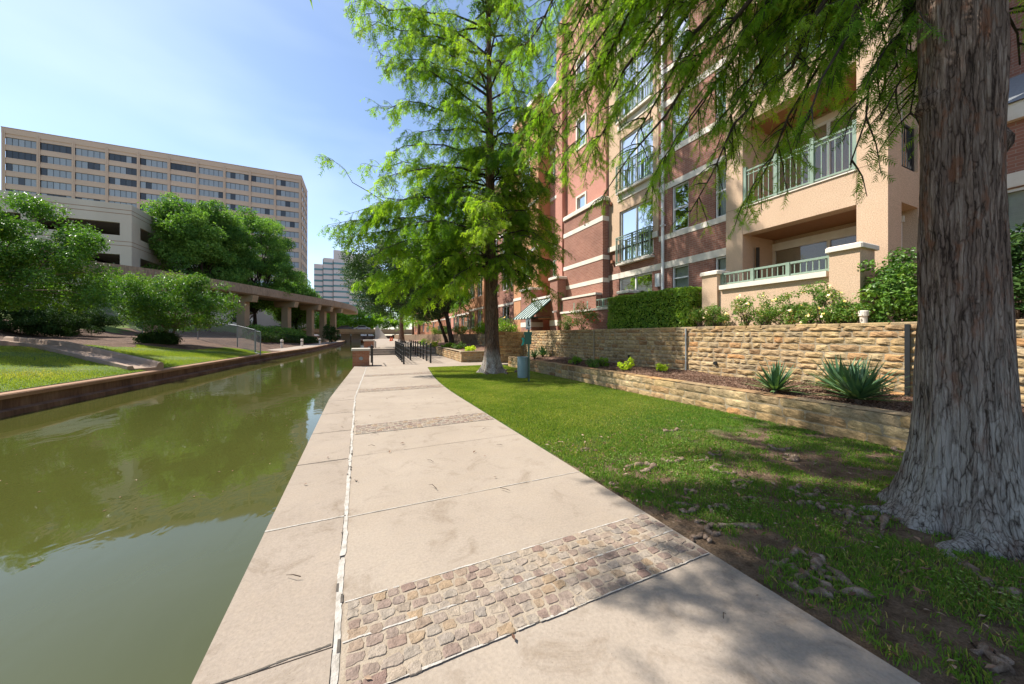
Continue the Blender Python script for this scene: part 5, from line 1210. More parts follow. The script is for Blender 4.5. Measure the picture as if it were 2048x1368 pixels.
def near_cypress():
    t = thing('near_bald_cypress', (NX, NY, 0), 'huge bald cypress with flared grey trunk at the end of the mulch wall', 'tree')
    trunk_mesh((NX, NY, 0), [(-.12, .52), (.0, .44), (.12, .37), (.3, .315), (.55, .278), (1.0, .25), (1.8, .226), (3.0, .208), (4.2, .20), (7, .16), (11, .09), (14, .03)], (-.02, .0), 110, 9, 3, .09, MAT['bark'], t, .014)
    for ang, z, r in ((2.75, 3.35, .12), (-.6, 3.0, .1), (2.3, 1.25, .05)):     # burls and branch collars
        m = MB(); c = (NX + math.cos(ang) * .19, NY + math.sin(ang) * .19, z); ri = []
        m.lathe(0, 0, [(.0, -1), (.5, -.8), (.9, -.3), (1, .1), (.7, .6), (.2, .95), (0, 1)], 12, caps=False)
        m.v = [(c[0] + p[0] * r + rng.normal(0, r * .08), c[1] + p[1] * r + rng.normal(0, r * .08), c[2] + p[2] * r * 1.5) for p in m.v]; m.build('burl', MAT['bark'], t, smooth=True)
    limbs = []
    top = lambda z: np.array([NX - .02 * z, NY, z])
    def limb(z0, e, r, sag, dn=1, n=8):
        limbs.append((limb_pts(top(z0), e, sag, n, .06), r * .6, dn))
    ends = [((1262, 288), 5.0, 6.4, .10), ((1288, 110), 5.4, 7.2, .11), ((1015, 140), 6.4, 8.2, .10), ((1616, 240), 3.05, 5.3, .06), ((1120, 340), 5.8, 6.8, .08), ((1200, 400), 5.2, 6.0, .07), ((1380, 425), 4.5, 5.4, .06),
            ((1500, 395), 4.0, 5.0, .05), ((1450, 250), 4.2, 5.6, .06), ((1330, 330), 4.6, 5.8, .06), ((1700, 330), 3.4, 4.9, .05), ((1760, 240), 3.2, 4.7, .04), ((1820, 230), 3.3, 4.6, .04), ((1060, 250), 6.2, 7.4, .07), ((1180, 180), 5.6, 7.6, .08),
            ((1110, 40), 6.0, 8.6, .09), ((1010, 30), 6.8, 9.4, .09), ((1400, 60), 4.6, 6.8, .07), ((1560, 90), 3.8, 5.8, .06), ((1250, 20), 5.3, 7.8, .08), ((1700, 120), 3.4, 5.2, .05), ((1640, 30), 3.6, 5.6, .05), ((1340, 190), 5.0, 6.6, .07),
            ((1080, 330), 6.6, 7.2, .06), ((1230, 250), 6.0, 6.9, .07), ((1480, 150), 5.0, 6.4, .06), ((1010, 200), 7.2, 8.0, .07), ((1050, 90), 6.5, 8.4, .07), ((1090, 170), 6.2, 7.8, .07), ((1130, 120), 5.8, 7.8, .07), ((1040, 300), 6.8, 7.4, .06), ((1100, 290), 6.2, 7.2, .06), ((1170, 330), 5.4, 6.4, .06), ((1160, 60), 5.6, 8.0, .07), ((1330, 60), 5.0, 7.2, .06), ((1500, 30), 4.2, 6.4, .06), ((1450, 330), 4.6, 5.6, .05), ((1290, 390), 5.0, 5.9, .05), ((1740, 60), 3.4, 5.2, .05), ((1800, 130), 3.3, 5.0, .05), ((1150, 260), 6.6, 7.4, .07), ((1420, 330), 5.2, 6.0, .05), ((1560, 290), 4.6, 5.6, .05), ((2040, 130), 3.0, 4.6, .05), ((1960, -60), 3.2, 4.8, .05)]
    for (px, py), k, z0, r in ends: limb(z0, at(px, py, k), r, .25)
    up = []                                              # the high crown, above the lens; it throws the dappled shade on lawn and walk
    for i in range(900):
        if len(up) >= 74: break
        sy = rng.uniform(-1.2, 4.9); line = 1.05 + (sy - 1.2) * .93; sx = line + .25 + rng.uniform(0, 1) ** 1.4 * 4.4; z = rng.uniform(5.4, 9.0)
        if sx > 5.9: continue
        e = np.array([sx - .625 * z, sy + .47 * z, z]); dep = e[0] * st + e[1] * ct; xc = e[0] * ct - e[1] * st
        if dep > .3 and z < EYE + PY / FP * dep + .7 and 0 < PX + FP * xc / dep < 1750: continue
        if math.hypot(e[0] - NX, e[1] - NY) > 7.9: continue
        up.append((limb_pts(top(min(z + .8, 11)), e, .3, 7, .06), .035, 1.0))
    foliage_limbs(t, up, MAT['bark_oak'], MAT['frond_near'], .27, 4, .045, .62, droop=.4, twigs=5.6, wid=.5, tmin=.62)
    FB = (foliage_limbs(t, limbs, MAT['bark_oak'], MAT['frond_near'], .15, 8, .030, .8, droop=.75, twigs=10, wid=.32))
    c = MB()                                             # seed cones dangling from the sprays
    for i in range(46):
        p = FB[rng.integers(len(FB))] + np.array([0, 0, -.13]); s = .013
        c.tube([p + np.array([0, 0, .12]), p + np.array([0, 0, .01])], .0015, 3); d = rand_dirs(1)[0]
        c.lathe(p[0], p[1], [(.0, p[2] - s), (s * .8, p[2] - s * .6), (s, p[2]), (s * .8, p[2] + s * .6), (0, p[2] + s)], 7, caps=False)
    o = c.build('seed_cone', MAT['shrubdark'], t); o['kind'] = 'stuff'
    # surface roots and knees in the turf
    def root(pts, rr): m = MB(); m.tube(pts, rr, 9); m.v = [(p[0] + rng.normal(0, .0025), p[1] + rng.normal(0, .0025), p[2] + rng.normal(0, .002)) for p in m.v]; m.build('root', MAT['root'], t, smooth=True)
    for px, py, w in ((1338, 860, 34), (1280, 936, 62), (1345, 920, 40), (1400, 918, 36), (1432, 908, 30), (1445, 940, 44), (1380, 985, 26), (1480, 968, 40), (1372, 1016, 44), (1440, 1020, 40), (1610, 982, 62), (1620, 1012, 40), (1560, 895, 40), (1575, 915, 40), (1400, 1080, 40), (1680, 1018, 50), (1535, 835, 20),
                     (1985, 1320, 60), (1228, 968, 18), (1810, 900, 50), (1170, 900, 14), (1655, 1150, 30), (1500, 1000, 26), (1430, 1060, 36)):
        k = EYE * FP / (py - PY); q = at(px, py, k); r = w / FP * k * .5; a0 = rng.uniform(0, 6.28); n = 10; arc = rng.uniform(3.2, 6.2); asp = rng.uniform(.45, .8)
        n = 22; ph = rng.uniform(0, 6.28, 3); root([(q.x + math.cos(a0 + arc * i / n) * r * (1 + .18 * math.sin(i * .8 + ph[0])), q.y + math.sin(a0 + arc * i / n) * r * asp * (1 + .18 * math.cos(i * .7 + ph[1])), -.009 + .016 * abs(math.sin(math.pi * i / n + ph[2] * .2))) for i in range(n + 1)], [(r * .13 + .006) * (1 + .35 * math.sin(i * 1.3 + ph[1])) for i in range(n + 1)])
    for ang, L in ((2.35, .45), (3.35, .6), (4.2, .5), (5.0, .5)):
        pts = [(NX + math.cos(ang + .12 * math.sin(q * 1.1)) * (.26 + L * q / 7), NY + math.sin(ang + .12 * math.sin(q * 1.1)) * (.26 + L * q / 7), .07 * (1 - q / 7) ** 2 - .03) for q in range(8)]
        m = MB(); m.tube(pts, [.075 * (1 - q / 8.5) + .01 for q in range(8)], 10); m.v = [(p[0] + rng.normal(0, .003), p[1] + rng.normal(0, .003), p[2] + rng.normal(0, .003)) for p in m.v]; m.build('root', MAT['bark'], t, smooth=True)
    for path in (((1790, 1010), (1740, 1040), (1700, 1028), (1690, 1050)), ((1850, 1050), (1770, 1035), (1760, 1075)), ((1740, 1195), (1690, 1160), (1640, 1120), (1590, 1100), (1560, 1130)), ((1735, 1190), (1660, 1180), (1600, 1140), (1540, 1120)), ((1660, 1190), (1600, 1180), (1560, 1150)), ((2040, 1190), (1980, 1170), (1940, 1140), (1930, 1120)),
                 ((1520, 1052), (1440, 1052), (1390, 1040)), ((2010, 1340), (1975, 1300), (1950, 1290)), ((1640, 1120), (1610, 1150), (1580, 1170))):
        pts = []
        for px, py in path: k = EYE * FP / (py - PY); q = at(px, py, k); pts.append(q)
        full = []
        for a, b in zip(pts[:-1], pts[1:]):
            for s in range(4): p = a.lerp(b, s / 4); full.append((p.x + rng.normal(0, .008), p.y + rng.normal(0, .008), -.002 + rng.normal(0, .007)))
        full.append((pts[-1].x, pts[-1].y, -.015)); root(full, [.026 + .009 * math.sin(i * 1.7) - .012 * i / len(full) for i in range(len(full))])
near_cypress()

def central_cypress():
    bx, by = 4.84, 12.75; t = thing('central_bald_cypress', (bx, by, 0), 'tall feathery bald cypress on the lawn behind the dog waste station', 'tree')
    trunk_mesh((bx, by, 0), [(-.1, .62), (.02, .54), (.2, .42), (.5, .34), (1, .29), (2, .26), (4, .22), (8, .16), (13, .09), (18, .03)], (-.012, .0), 56, 7, 11, .11, MAT['bark_mid'], t, .012)
    vx = np.array([ct, -st, 0]); vz = np.array([st, ct, 0])
    zs = [3.7, 5.0, 6.2, 7.6, 9.0, 10.5, 12, 13.5, 15, 17.2]; le = [3.6, 5.6, 5.4, 4.5, 4.0, 4.3, 4.1, 4.6, 4.4, 2.4]; ri = [2.6, 3.3, 2.9, 2.6, 2.4, 2.4, 2.4, 2.4, 2.2, 1.6]
    limbs = []
    z = 4.0; i = 0
    while z < 17.2:
        a = i * 2.399 + rng.normal(0, .25); c, s = math.cos(a), math.sin(a); ext = np.interp(z, zs, le) if c < 0 else np.interp(z, zs, ri); dep = 3.4 if z < 12 else 2.6
        R_ = 1 / math.sqrt((c / ext) ** 2 + (s / dep) ** 2) * rng.uniform(.72, 1.05); p0 = np.array([bx - .012 * z, by, z]); e = p0 + vx * c * R_ + vz * s * R_ + np.array([0, 0, rng.uniform(-.9, .9) - .1 * R_ * (z < 8)])
        limbs.append((limb_pts(p0, e, .35, 7, .07), .02 + .008 * R_, 1)); z += rng.uniform(.13, .25); i += 1
    for _ in range(46):
        z = rng.uniform(3.9, 9.5); a = rng.uniform(0, 6.28); c, s = math.cos(a), math.sin(a); ext = np.interp(z, zs, le) if c < 0 else np.interp(z, zs, ri); q = rng.uniform(.55, 1.0); p0 = np.array([bx - .012 * z, by, z])
        limbs.append((limb_pts(p0, p0 + vx * c * ext * q + vz * s * 3.2 * q + np.array([0, 0, rng.uniform(-1.3, .9)]), .35, 7, .08), .035, .9))
    for (px, py), z0, k in (((655, 450), 5.2, 13.4), ((690, 480), 5.6, 13.2), ((700, 5), 12.6, 13.6), ((730, 60), 12.0, 13.4), ((760, 110), 11.2, 13.4), ((720, 30), 13.6, 14), ((735, 330), 7.4, 13), ((745, 215), 9.8, 13.3), ((1128, 500), 5.4, 13.0), ((1120, 540), 5.0, 12.8), ((1075, 545), 4.8, 12.6), ((780, 570), 4.4, 12.8), ((850, 540), 4.4, 12), ((1105, 440), 6.2, 13.2), ((760, 500), 5.0, 12.8), ((720, 560), 4.6, 12.8), ((830, 600), 4.3, 12.4), ((1010, 560), 4.2, 12.2), ((900, 570), 4.2, 12), ((668, 455), 5.8, 13.0), ((690, 430), 6.4, 13.2), ((800, 620), 4.6, 12.6), ((770, 590), 4.6, 12.9)):
        limbs.append((limb_pts(np.array([bx - .012 * z0, by, z0]), np.array(at(px, py, k)), .4, 8, .06), .045, 1.2))
    limbs.append(([np.array(at(*p, 13.4)) for p in ((800, 425), (775, 408), (740, 385), (705, 365), (690, 340), (668, 322), (650, 316))], .022, .28))
    (foliage_limbs(t, limbs, MAT['bark_oak'], MAT['frond'], .28, 4, .062, 1.1, droop=.6, twigs=7.8, wid=.45, zr=(-1.0, .55)))
    def knee(x, y, r): mm = MB(); mm.lathe(x, y, [(r, -.03), (r * .9, .04), (r * .5, .09), (0, .1)], 9, caps=False); mm.build('root', MAT['root'], t, smooth=True)
    for a, d in ((.3, .7), (-1.2, .8), (-.4, .95), (-2.2, .75)): knee(bx + math.cos(a) * d, by + math.sin(a) * d, .08)
central_cypress()
def far_cypress(px, py, k, z, w, label, hgt):
    p = at(px, py, k); bx, by, bz = p.x, p.y, z; t = thing('far_bald_cypress', (bx, by, bz), label, 'tree', 'bald cypresses along the far promenade')
    trunk_mesh((bx, by, bz), [(-.3, .6), (0, .5), (.4, .36), (1.2, .28), (4, .22), (hgt * .6, .14), (hgt, .03)], (0, 0), 24, 6, int(px), .1, MAT['bark_mid'], t, 0)
    B = []; limbs = []; zz = 2.6; i = 0
    while zz < hgt:
        a = i * 2.399; R_ = w * (1 - (zz / hgt) ** 2 * .7) * rng.uniform(.7, 1.05); p0 = np.array([bx, by, bz + zz]); limbs.append((limb_pts(p0, p0 + np.array([math.cos(a) * R_, math.sin(a) * R_, rng.uniform(-.6, .5)]), .3, 5, .08), .05, 1)); zz += .36; i += 1
    foliage_limbs(t, limbs, MAT['bark_oak'], MAT['bright'], .55, 3, .3, 1.3, droop=.5, twigs=2.6, wid=.5)
far_cypress(803, 690, 46, .5, 4.6, 'bright green bald cypress rising behind the black ramp railings', 12)
far_cypress(838, 690, 60, .5, 4.2, 'bald cypress behind the bright one, close to the stone wall', 12)
far_cypress(826, 688, 78, .5, 4.2, 'smallest bald cypress by the road bridge abutment', 12)

pb = at(905, 692, 30)
broad_tree('leaning_oak', (pb.x, pb.y, .5), 'dark live oak leaning out from the stone planter over the ramp', 'tree', (4.3, 30.5, 6.5), (5.5, 5.0, 3.7), MAT['oak'], MAT['bark_oak'], 210, .95, 360, .16, .24, 1, lean=(pb.x - .6, pb.y - .2, 3.4), zmin=3.2)
broad_tree('leaning_oak', (8.6, 36.5, .7), 'second live oak standing close behind the leaning one', 'tree', (6.6, 36.5, 6.2), (4.0, 4.0, 3.0), MAT['oak'], MAT['bark_oak'], 70, .95, 260, .17, .2, 1, zmin=3.4)
pm_ = at(332, 690, 25)
broad_tree('crape_myrtle', (pm_.x, pm_.y, H(pm_.x, pm_.y)), 'round multi-stemmed crape myrtle on the far lawn in front of the guideway', 'tree', tuple(at(346, 600, 25)), (3.4, 3.0, 1.95), MAT['myrtle'], MAT['bark_myrtle'], 120, .72, 230, .15, .085, 4, fork=.34, up=.7)
ps = at(-42, 528, 15.5); broad_tree('spreading_tree', (ps.x - 1.1, ps.y - .9, H(ps.x - 1.1, ps.y - .9)), 'large crape myrtle at the left edge overhanging the far lawn', 'tree', tuple(ps), (4.15, 3.9, 3.1), MAT['myrtle'], MAT['bark_myrtle'], 200, .62, 330, .13, .09, 4, fork=.6, up=.7, zmin=3.1)
for nm, px, py, k, rad, ncl, lb in (('shade_tree', 408, 508, 55, (5.7, 5.6, 8.6), 190, 'tallest broad shade tree between garage and guideway'), ('shade_tree', 505, 545, 62, (6.8, 6, 9.4), 190, 'rounded shade tree in front of the office block'), ('shade_tree', 588, 605, 73, (4.2, 4, 5.8), 90, 'smaller shade tree at the end of the office block')):
    p = at(px, py, k); broad_tree(nm, (p.x + .5, p.y, H(p.x, p.y)), lb, 'tree', tuple(p), rad, MAT['oak_far'], MAT['bark_oak'], ncl, 1.5, 340, .36, .35, 1, group='shade trees behind the guideway', fork=.35)
for i, (px, py, k, rad, lb) in enumerate(((690, 640, 132, (9, 6, 5.5), 'pale green tree directly behind the road bridge, left of the others'), (735, 636, 138, (9, 6, 6.5), 'pale green tree behind the silver car on the bridge'), (790, 632, 140, (9, 6, 7), 'tree behind the bridge abutment'), (655, 640, 125, (6, 5, 5), 'tree behind the bridge closest to the guideway'))):
    p = at(px, py, k); broad_tree('bridge_tree', (p.x, p.y, 1), lb, 'tree', tuple(p), rad, MAT['bright'], MAT['bark_oak'], 60, 1.9, 120, .6, .3, 1, group='trees beyond the road bridge')

# ------------------------------------------------------------------ shrubs, hedges, bedding
def shrub(name, label, base, rad, mat_, leaf=.06, ncl=26, per=90, clr=.28, group=None, cat='shrub', up=.5, flowers=None, aspect=.55, clmul=1):
    t = thing(name, base, label, cat, group); c = np.array(base) + np.array([0, 0, rad[2] * .95]); cs = crown_centres(c, rad, ncl, zmin=base[2] + .03, inner=.2)
    P, out, tn = clump_points(cs, clr * rng.uniform(.7, 1.3, len(cs)), per, .85); P[:, 2] = np.maximum(P[:, 2], base[2] + .02); v, f = leaves_mesh(P, leaf, up, out, aspect); np_obj('foliage', v, f, mat_, t, tint=tn)
    m = MB()
    for p in cs[:10]: m.tube(limb_pts(np.array(base) + rng.normal(0, .05, 3) * [1, 1, 0], p, .02, 4), [.016, .012, .008, .004], 5, caps=False)
    m.build('stem', MAT['stem'], t)
    if flowers:
        n, fm = flowers; k = rng.choice(len(P), n); Q = P[k] + out[k] * .05 + np.array([0, 0, .03]); F_ = np.repeat(Q, 5, 0) + rng.normal(0, .016, (n * 5, 3)); v, f = leaves_mesh(F_, .05, .8, aspect=.9); o = np_obj('blossom', v, f, fm, t, tint=rng.random(n * 5)); o['kind'] = 'stuff'
    return t
def hedge_box(name, label, x0, x1, y0, y1, z0, z1, mat_, n, leaf=.05):
    t = thing(name, ((x0 + x1) / 2, (y0 + y1) / 2, z0), label, 'hedge'); A_ = np.array([(y1 - y0) * (z1 - z0), (x1 - x0) * (y1 - y0), (x1 - x0) * (z1 - z0)]); A_ = A_ / (A_ * [1, 1, 1.2]).sum(); P = []; O = []
    for fc in range(5):
        k = int(n * [A_[0] * .62, A_[1] * .8, A_[2] * .6, A_[2] * .6, A_[0] * .3][fc]) + 20; u = rng.random(k); w_ = rng.random(k); d = np.abs(rng.normal(0, .07, k))
        if fc == 0: p = np.stack([x0 + d, y0 + (y1 - y0) * u, z0 + (z1 - z0) * w_], 1); o = (-1, 0, .2)
        elif fc == 1: p = np.stack([x0 + (x1 - x0) * u, y0 + (y1 - y0) * w_, z1 - d], 1); o = (0, 0, 1)
        elif fc == 2: p = np.stack([x0 + (x1 - x0) * u, y0 + d, z0 + (z1 - z0) * w_], 1); o = (0, -1, .2)
        elif fc == 3: p = np.stack([x0 + (x1 - x0) * u, y1 - d, z0 + (z1 - z0) * w_], 1); o = (0, 1, .2)
        else: p = np.stack([x1 - d, y0 + (y1 - y0) * u, z0 + (z1 - z0) * w_], 1); o = (1, 0, .2)
        p += np.array(o) * (.09 * (vnoise(p[:, 1] + p[:, 0], p[:, 2], 2.6, 20 + fc) - .4) + .05 * vnoise(p[:, 1] + p[:, 0], p[:, 2], 9, 30 + fc))[:, None]; P.append(p); O.append(np.tile(o, (k, 1)))
    P = np.concatenate(P); O = np.concatenate(O).astype(float); v, f = leaves_mesh(P, leaf, .35, O * .7, .6); np_obj('foliage', v, f, mat_, t, tint=np.clip(rng.normal(.45, .26, len(P)), 0, 1))
    m = MB()
    for i in range(9): yy = y0 + (y1 - y0) * (i + .5) / 9; xx = (x0 + x1) / 2 + rng.normal(0, .05); m.tube([(xx, yy, z0 - .05), (xx + rng.normal(0, .05), yy, z0 + (z1 - z0) * .5), (xx + rng.normal(0, .1), yy + rng.normal(0, .1), z1 - .1)], [.03, .022, .01], 5)
    m.build('stem', MAT['stem'], t); c = MB(); c.box(x0 + .16, x1 - .16, y0 + .16, y1 - .16, z0 + .1, z1 - .16); c.build('inner_twigs', MAT['shrubdark'], t)
hx = 8.95
hedge_box('boxwood_hedge', 'clipped boxwood hedge on top of the retaining wall in front of the brick block', hx, hx + .75, fy(1378, hx), fy(1216, hx), UWT, fz(1300, 585, hx), MAT['boxwood'], 17000, .075)
shrub('rose_bush', 'tall thin red-flowered rose bush between portal and boxwood hedge', (9.0, fy(1165, 9.0), UWT), (.5, .65, .62), MAT['rose'], .06, 26, 70, .24, None, flowers=(26, MAT['petal_red']))
shrub('rose_bush', 'low dark rose bush against the brick portal pillar', (8.85, fy(1135, 8.85), UWT), (.35, .5, .42), MAT['rose'], .06, 18, 60, .2)
for i, (px, h, lb) in enumerate(((1402, .5, 'pale rose bush beside the end of the boxwood hedge'), (1432, .55, 'pale rose bush below the left terrace pier'), (1492, .62, 'tall pale rose bush under the left part of the terrace railing'), (1530, .55, 'pale rose bush with open blooms under the middle of the terrace railing'), (1580, .62, 'wide pale rose bush under the right part of the terrace railing'), (1622, .72, 'pale rose bush with reddish tips before the right terrace pier'), (1660, .78, 'tallest pale rose bush at the right terrace pier'), (1692, .42, 'low rose bush at the corner of the right terrace pier'))):
    shrub('rose_bush', lb, (8.85, fy(px, 8.85), UWT), (.26, .30, h * .62), MAT['rose'], .045, 26, 66, .13, 'pale roses along the terrace wall', flowers=(7, MAT['petal']))
shrub('camellia_shrub', 'glossy evergreen shrub between terrace corner and the big trunk', (9.35, fy(1800, 9.35), UWT), (.6, .62, .72), MAT['hedge'], .075, 44, 110, .22, up=.8)
shrub('camellia_shrub', 'dark glossy shrub right of the big trunk below the sash window', (9.9, fy(2045, 9.9), UWT), (.75, .6, .8), MAT['shrubdark'], .08, 40, 110, .25)
shrub('garden_shrub', 'pale flowering shrub on the wall behind the central cypress', (9.2, fy(1010, 9.2), 1.6), (.7, .8, .5), MAT['rose'], .07, 24, 70, .25, flowers=(26, MAT['petal']))
def yucca(label, x, y, z, n, L, group, spread=1.0, curl=.35):
    t = thing('yucca', (x, y, z), label, 'plant', group); vs = []; fs = []; tn = []
    for i in range(n):
        a = i * 2.399 + rng.normal(0, .2); e = rng.uniform(.12, 1.35) * spread; l = L * rng.uniform(.75, 1.1); w_ = .021 * L / .6 * rng.uniform(.8, 1.2); d = np.array([math.cos(a) * math.cos(e), math.sin(a) * math.cos(e), math.sin(e)]); s = unit(np.cross(d, [0, 0, 1])); p = np.array([x, y, z + .06]) ; k0 = len(vs); seg = 5
        for q in range(seg + 1):
            u = q / seg; ww = w_ * (.7 + .6 * math.sin(math.pi * min(u * 1.3, 1))) * (1 - u ** 3); vs += [p - s * ww, p + np.array([0, 0, -.25]) * ww, p + s * ww]; p = p + d * l / seg; d = unit(d + np.array([0, 0, -curl * .12 * (1.3 - math.sin(e))]))
        for q in range(seg):
            b = k0 + q * 3; fs += [(b, b + 1, b + 4, b + 3), (b + 1, b + 2, b + 5, b + 4)]; tn += [np.clip((.15 if e > .5 else .55) + rng.normal(0, .2), 0, 1)] * 2
    np_obj('leaf_rosette', np.array(vs), np.array(fs), MAT['yucca'], t, tint=np.array(tn)); m = MB(); m.lathe(x, y, [(.05, z - .05), (.05, z + .06), (.03, z + .1)], 8); m.build('stem', MAT['stem'], t)
yucca('yucca with bright green leaves standing alone by the middle of the mulch bed', 7.1, 3.8, hz(7.1, 3.8), 85, .64, 'yuccas in the mulch bed')
yucca('front yucca of the dark pair near the big trunk, with broad blue-green leaves', 7.05, 2.62, hz(7.05, 2.6), 100, .72, 'yuccas in the mulch bed')
yucca('rear yucca of the dark pair, close against the retaining wall', 7.75, 3.1, hz(7.75, 3.1), 95, .74, 'yuccas in the mulch bed')
yucca('spiky yucca behind the dog waste station, farther from the post', 7.85, 14.0, hz(7.85, 14), 80, .62, 'yuccas in the mulch bed')
yucca('pale yucca just beside the dog waste station post', 7.2, 13.6, hz(7.2, 13.6), 60, .5, 'yuccas in the mulch bed')
for i, (px, py, k, r, mt, lb) in enumerate(((1250, 742, 10.2, .22, 'lime', 'bright lime-yellow mound in the mulch bed'), (1206, 730, 11.4, .24, 'bright', 'leafy green mound left of the lime one in the mulch bed'), (1186, 736, 11.2, .2, 'hedge', 'darker green mound at the low wall side of the mulch bed'), (1152, 728, 12.4, .2, 'bright', 'small green mound with grassy tuft in the mulch bed'), (1322, 748, 9.6, .11, 'lime', 'tiny yellow seedling near the stone wall base'))):
    p = at(px, py, k); x = min(max(p.x, 6.95), 8.1); shrub('bedding_plant', lb, (x, p.y, hz(x, p.y)), (r, r, r * .75), MAT[mt], .05, 16, 46, .09, 'bedding plants in the mulch bed', cat='plant', up=1)
for i, (px, py, k, r, mt, lb) in enumerate(((940, 706, 20.5, .32, 'lime', 'yellow-green mound at the corner of the stone planter'), (898, 694, 25, .4, 'bright', 'leafy mound in the planter under the leaning oak'), (868, 690, 29, .5, 'lime', 'yellow mound further along the planter by the railings'), (850, 683, 33, .6, 'bright', 'spreading green plant beside the railing end'), (920, 690, 23, .45, 'hedge', 'dark bushy plant in the planter right of the oak trunk'))):
    p = at(px, py, k); shrub('planter_plant', lb, (p.x, p.y, .5), (r, r, r * .6), MAT[mt], .09, 16, 40, r * .4, 'plants in the stone planter', cat='plant', up=.8)
for i, (px, k, hh, lb) in enumerate(((885, 36, .9, 'red-flowered shrub on the upper planter wall behind the oak'), (925, 28, .9, 'bright shrub on the upper planter wall right of the oak'), (860, 44, .9, 'shrub on the upper wall before the pink wing'), (840, 52, .9, 'farthest shrub on the upper planter wall'), (985, 24, .8, 'green shrub peeking out right of the central trunk'))):
    p = at(px, 655, k); x = max(p.x, 9.2 + .045 * (p.y - 18)); shrub('wall_shrub', lb, (x, p.y, 1.5), (.9, 1.0, hh * .6), MAT[['rose', 'bright', 'hedge', 'rose', 'bright'][i]], .12, 26, 60, .3, 'shrubs on the upper planter wall', flowers=(60, MAT['petal_red']) if i == 0 else None)
# left bank shrubs and hedges
for px, py, k, rad, lb in ((62, 678, 24, (2.9, 1.8, 1.15), 'low dark spreading juniper at the head of the drainage channel'), (150, 655, 28, (2.4, 1.6, 1.2), 'dark twiggy bush behind the juniper'), (-40, 672, 23, (2.6, 1.6, 1.3), 'dark bush at the left edge under the spreading tree'), (318, 682, 24.5, (.9, .7, .35), 'small dark undergrowth around the crape myrtle stems')):
    p = at(px, py, k); shrub('bank_bush', lb, (p.x, p.y, H(p.x, p.y) - .05), rad, MAT['shrubdark'], .11, 90, 240, .42, 'dark bushes on the far bank')
def row(name, label, pts, h, w_, mat_, leaf, n):
    t = thing(name, pts[0], label, 'hedge'); P = []
    for (x0, y0, z0), (x1, y1, z1) in zip(pts[:-1], pts[1:]):
        k = n; u = rng.random(k); a = rng.uniform(-.2, math.pi + .2, k); r = rng.uniform(.8, 1.1, k); dx, dy = x1 - x0, y1 - y0; L = math.hypot(dx, dy); nx, ny = -dy / L, dx / L
        P.append(np.stack([x0 + dx * u + nx * np.cos(a) * w_ * r, y0 + dy * u + ny * np.cos(a) * w_ * r, z0 + (z1 - z0) * u + np.maximum(np.sin(a), -.1) * h * r * (.85 + .3 * vnoise(u * L + x0 + 90, a, 1.4, 41))], 1))
    P = np.concatenate(P); v, f = leaves_mesh(P, leaf, .6); np_obj('foliage', v, f, mat_, t, tint=rng.random(len(P)))
    m = MB(); m.tube([(q[0], q[1], q[2] + h * .4) for q in pts], w_ * .4, 6); m.build('inner_twigs', MAT['stem'], t)
row('ivy_hedge', 'bright ivy hedge along the top of the chain link fence', [(-22.8, 53.6, H(-22, 53.6) + 1.2), (-27.5, 58.5, H(-27.5, 58) + 1.0), (-33.5, 63.5, H(-33, 63) + .8), (-40, 67.6, H(-40, 67) + .8)], 1.8, .6, MAT['bright'], .22, 2600)
row('low_hedge', 'dark clipped hedge below the guideway columns', [gp(wallx(48) - 6.2, 50), gp(wallx(57) - 5.5, 57), gp(wallx(66) - 4.4, 66), gp(wallx(78) - 4, 78)], 1.0, .9, MAT['shrubdark'], .2, 2600)
row('round_hedge', 'rounded green hedge between the first two visible columns', [gp(-13.6, 57), gp(-11.4, 63), gp(-9.5, 69)], 1.7, 1.3, MAT['oak_far'], .25, 3000)
t_ = at(664, 672, 62); shrub('weeping_bush', 'dark drooping bush at the last guideway column', (t_.x, t_.y, .2), (1.3, 1.1, 1.7), MAT['shrubdark'], .2, 40, 80, .5)
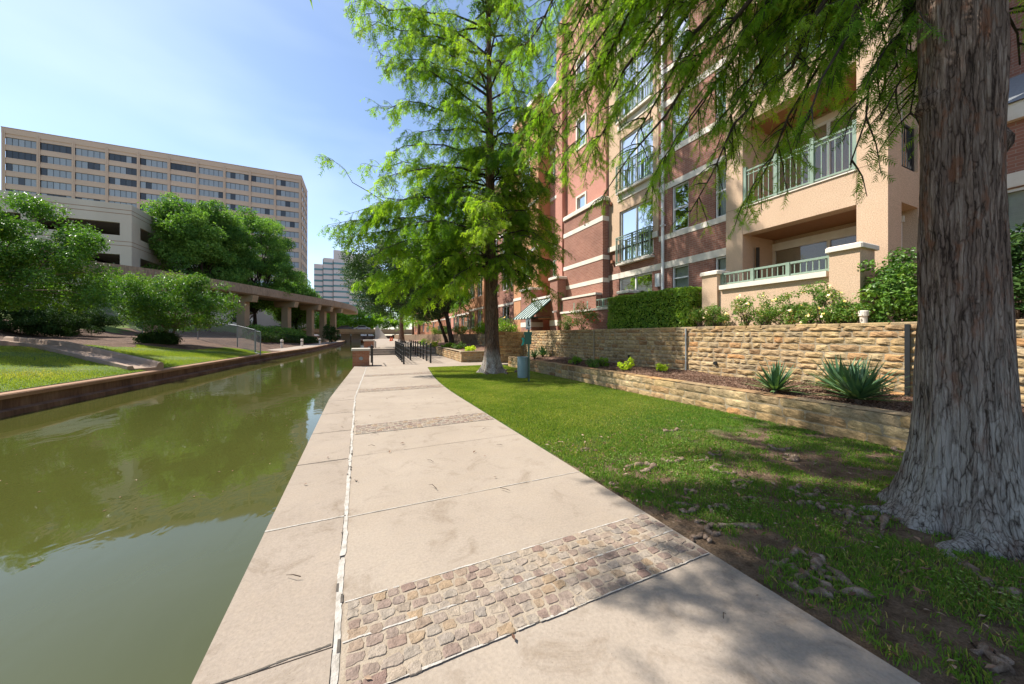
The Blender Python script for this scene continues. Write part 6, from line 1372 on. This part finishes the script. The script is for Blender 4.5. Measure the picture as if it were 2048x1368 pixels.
# ------------------------------------------------------------------ sky, sun, camera
wd = bpy.data.worlds.new('World'); sc.world = wd; wd.use_nodes = True
nt = wd.node_tree; bg = nt.nodes['Background']
sky = nt.nodes.new('ShaderNodeTexSky'); sky.sky_type = 'NISHITA'; sky.sun_disc = False
SUN_EL, SX, SY = R(52), -.80, .60
sky.sun_elevation = SUN_EL; sky.sun_rotation = math.atan2(SX, SY); sky.air_density = 1.0; sky.dust_density = .5; sky.ozone_density = 1.4; sky.altitude = 150
# thin high cloud veil, mixed by direction
tc = nt.nodes.new('ShaderNodeTexCoord'); mp = nt.nodes.new('ShaderNodeMapping'); mp.inputs['Scale'].default_value = (.9, .9, 2.6); nt.links.new(tc.outputs['Generated'], mp.inputs[0])
nz = noise(nt, mp.outputs[0], 1.6, 4, .5, .3)
cl = ramp(nt, nz, [(0, 0, 0), (.24, .24, .24)], .45, .85)
mx = nt.nodes.new('ShaderNodeMix'); mx.data_type = 'RGBA'; nt.links.new(cl, mx.inputs[0]); nt.links.new(sky.outputs[0], mx.inputs[6]); mx.inputs[7].default_value = (7.2, 7.9, 8.8, 1)
nt.links.new(mx.outputs[2], bg.inputs[0]); bg.inputs[1].default_value = .125
sl = bpy.data.lights.new('sun', 'SUN'); sl.energy = 5.0; sl.angle = R(.6); sl.color = (1, .955, .88)
so = bpy.data.objects.new('sun', sl); C.objects.link(so)
dsun = Vector((SX * math.cos(SUN_EL), SY * math.cos(SUN_EL), math.sin(SUN_EL)))
so.rotation_euler = dsun.to_track_quat('Z', 'Y').to_euler(); so.location = (0, 0, 60)
cam = bpy.data.cameras.new('camera'); co = bpy.data.objects.new('camera', cam); C.objects.link(co)
co.location = (0, 0, EYE); co.rotation_euler = (R(90), 0, -TH)
cam.sensor_width = 36; cam.lens = FP / 2048 * 36; cam.shift_y = -14 / 2048; cam.clip_start = .05; cam.clip_end = 5000
sc.camera = co
sc.render.engine = 'CYCLES'
sc.cycles.max_bounces = 8; sc.cycles.transparent_max_bounces = 12; sc.cycles.use_denoising = True
sc.cycles.caustics_reflective = False; sc.cycles.caustics_refractive = False; sc.cycles.sample_clamp_indirect = 6
sc.view_settings.view_transform = 'Standard'; sc.view_settings.look = 'None'; sc.view_settings.gamma = 1; sc.view_settings.exposure = .80
sc.view_settings.use_curve_mapping = False
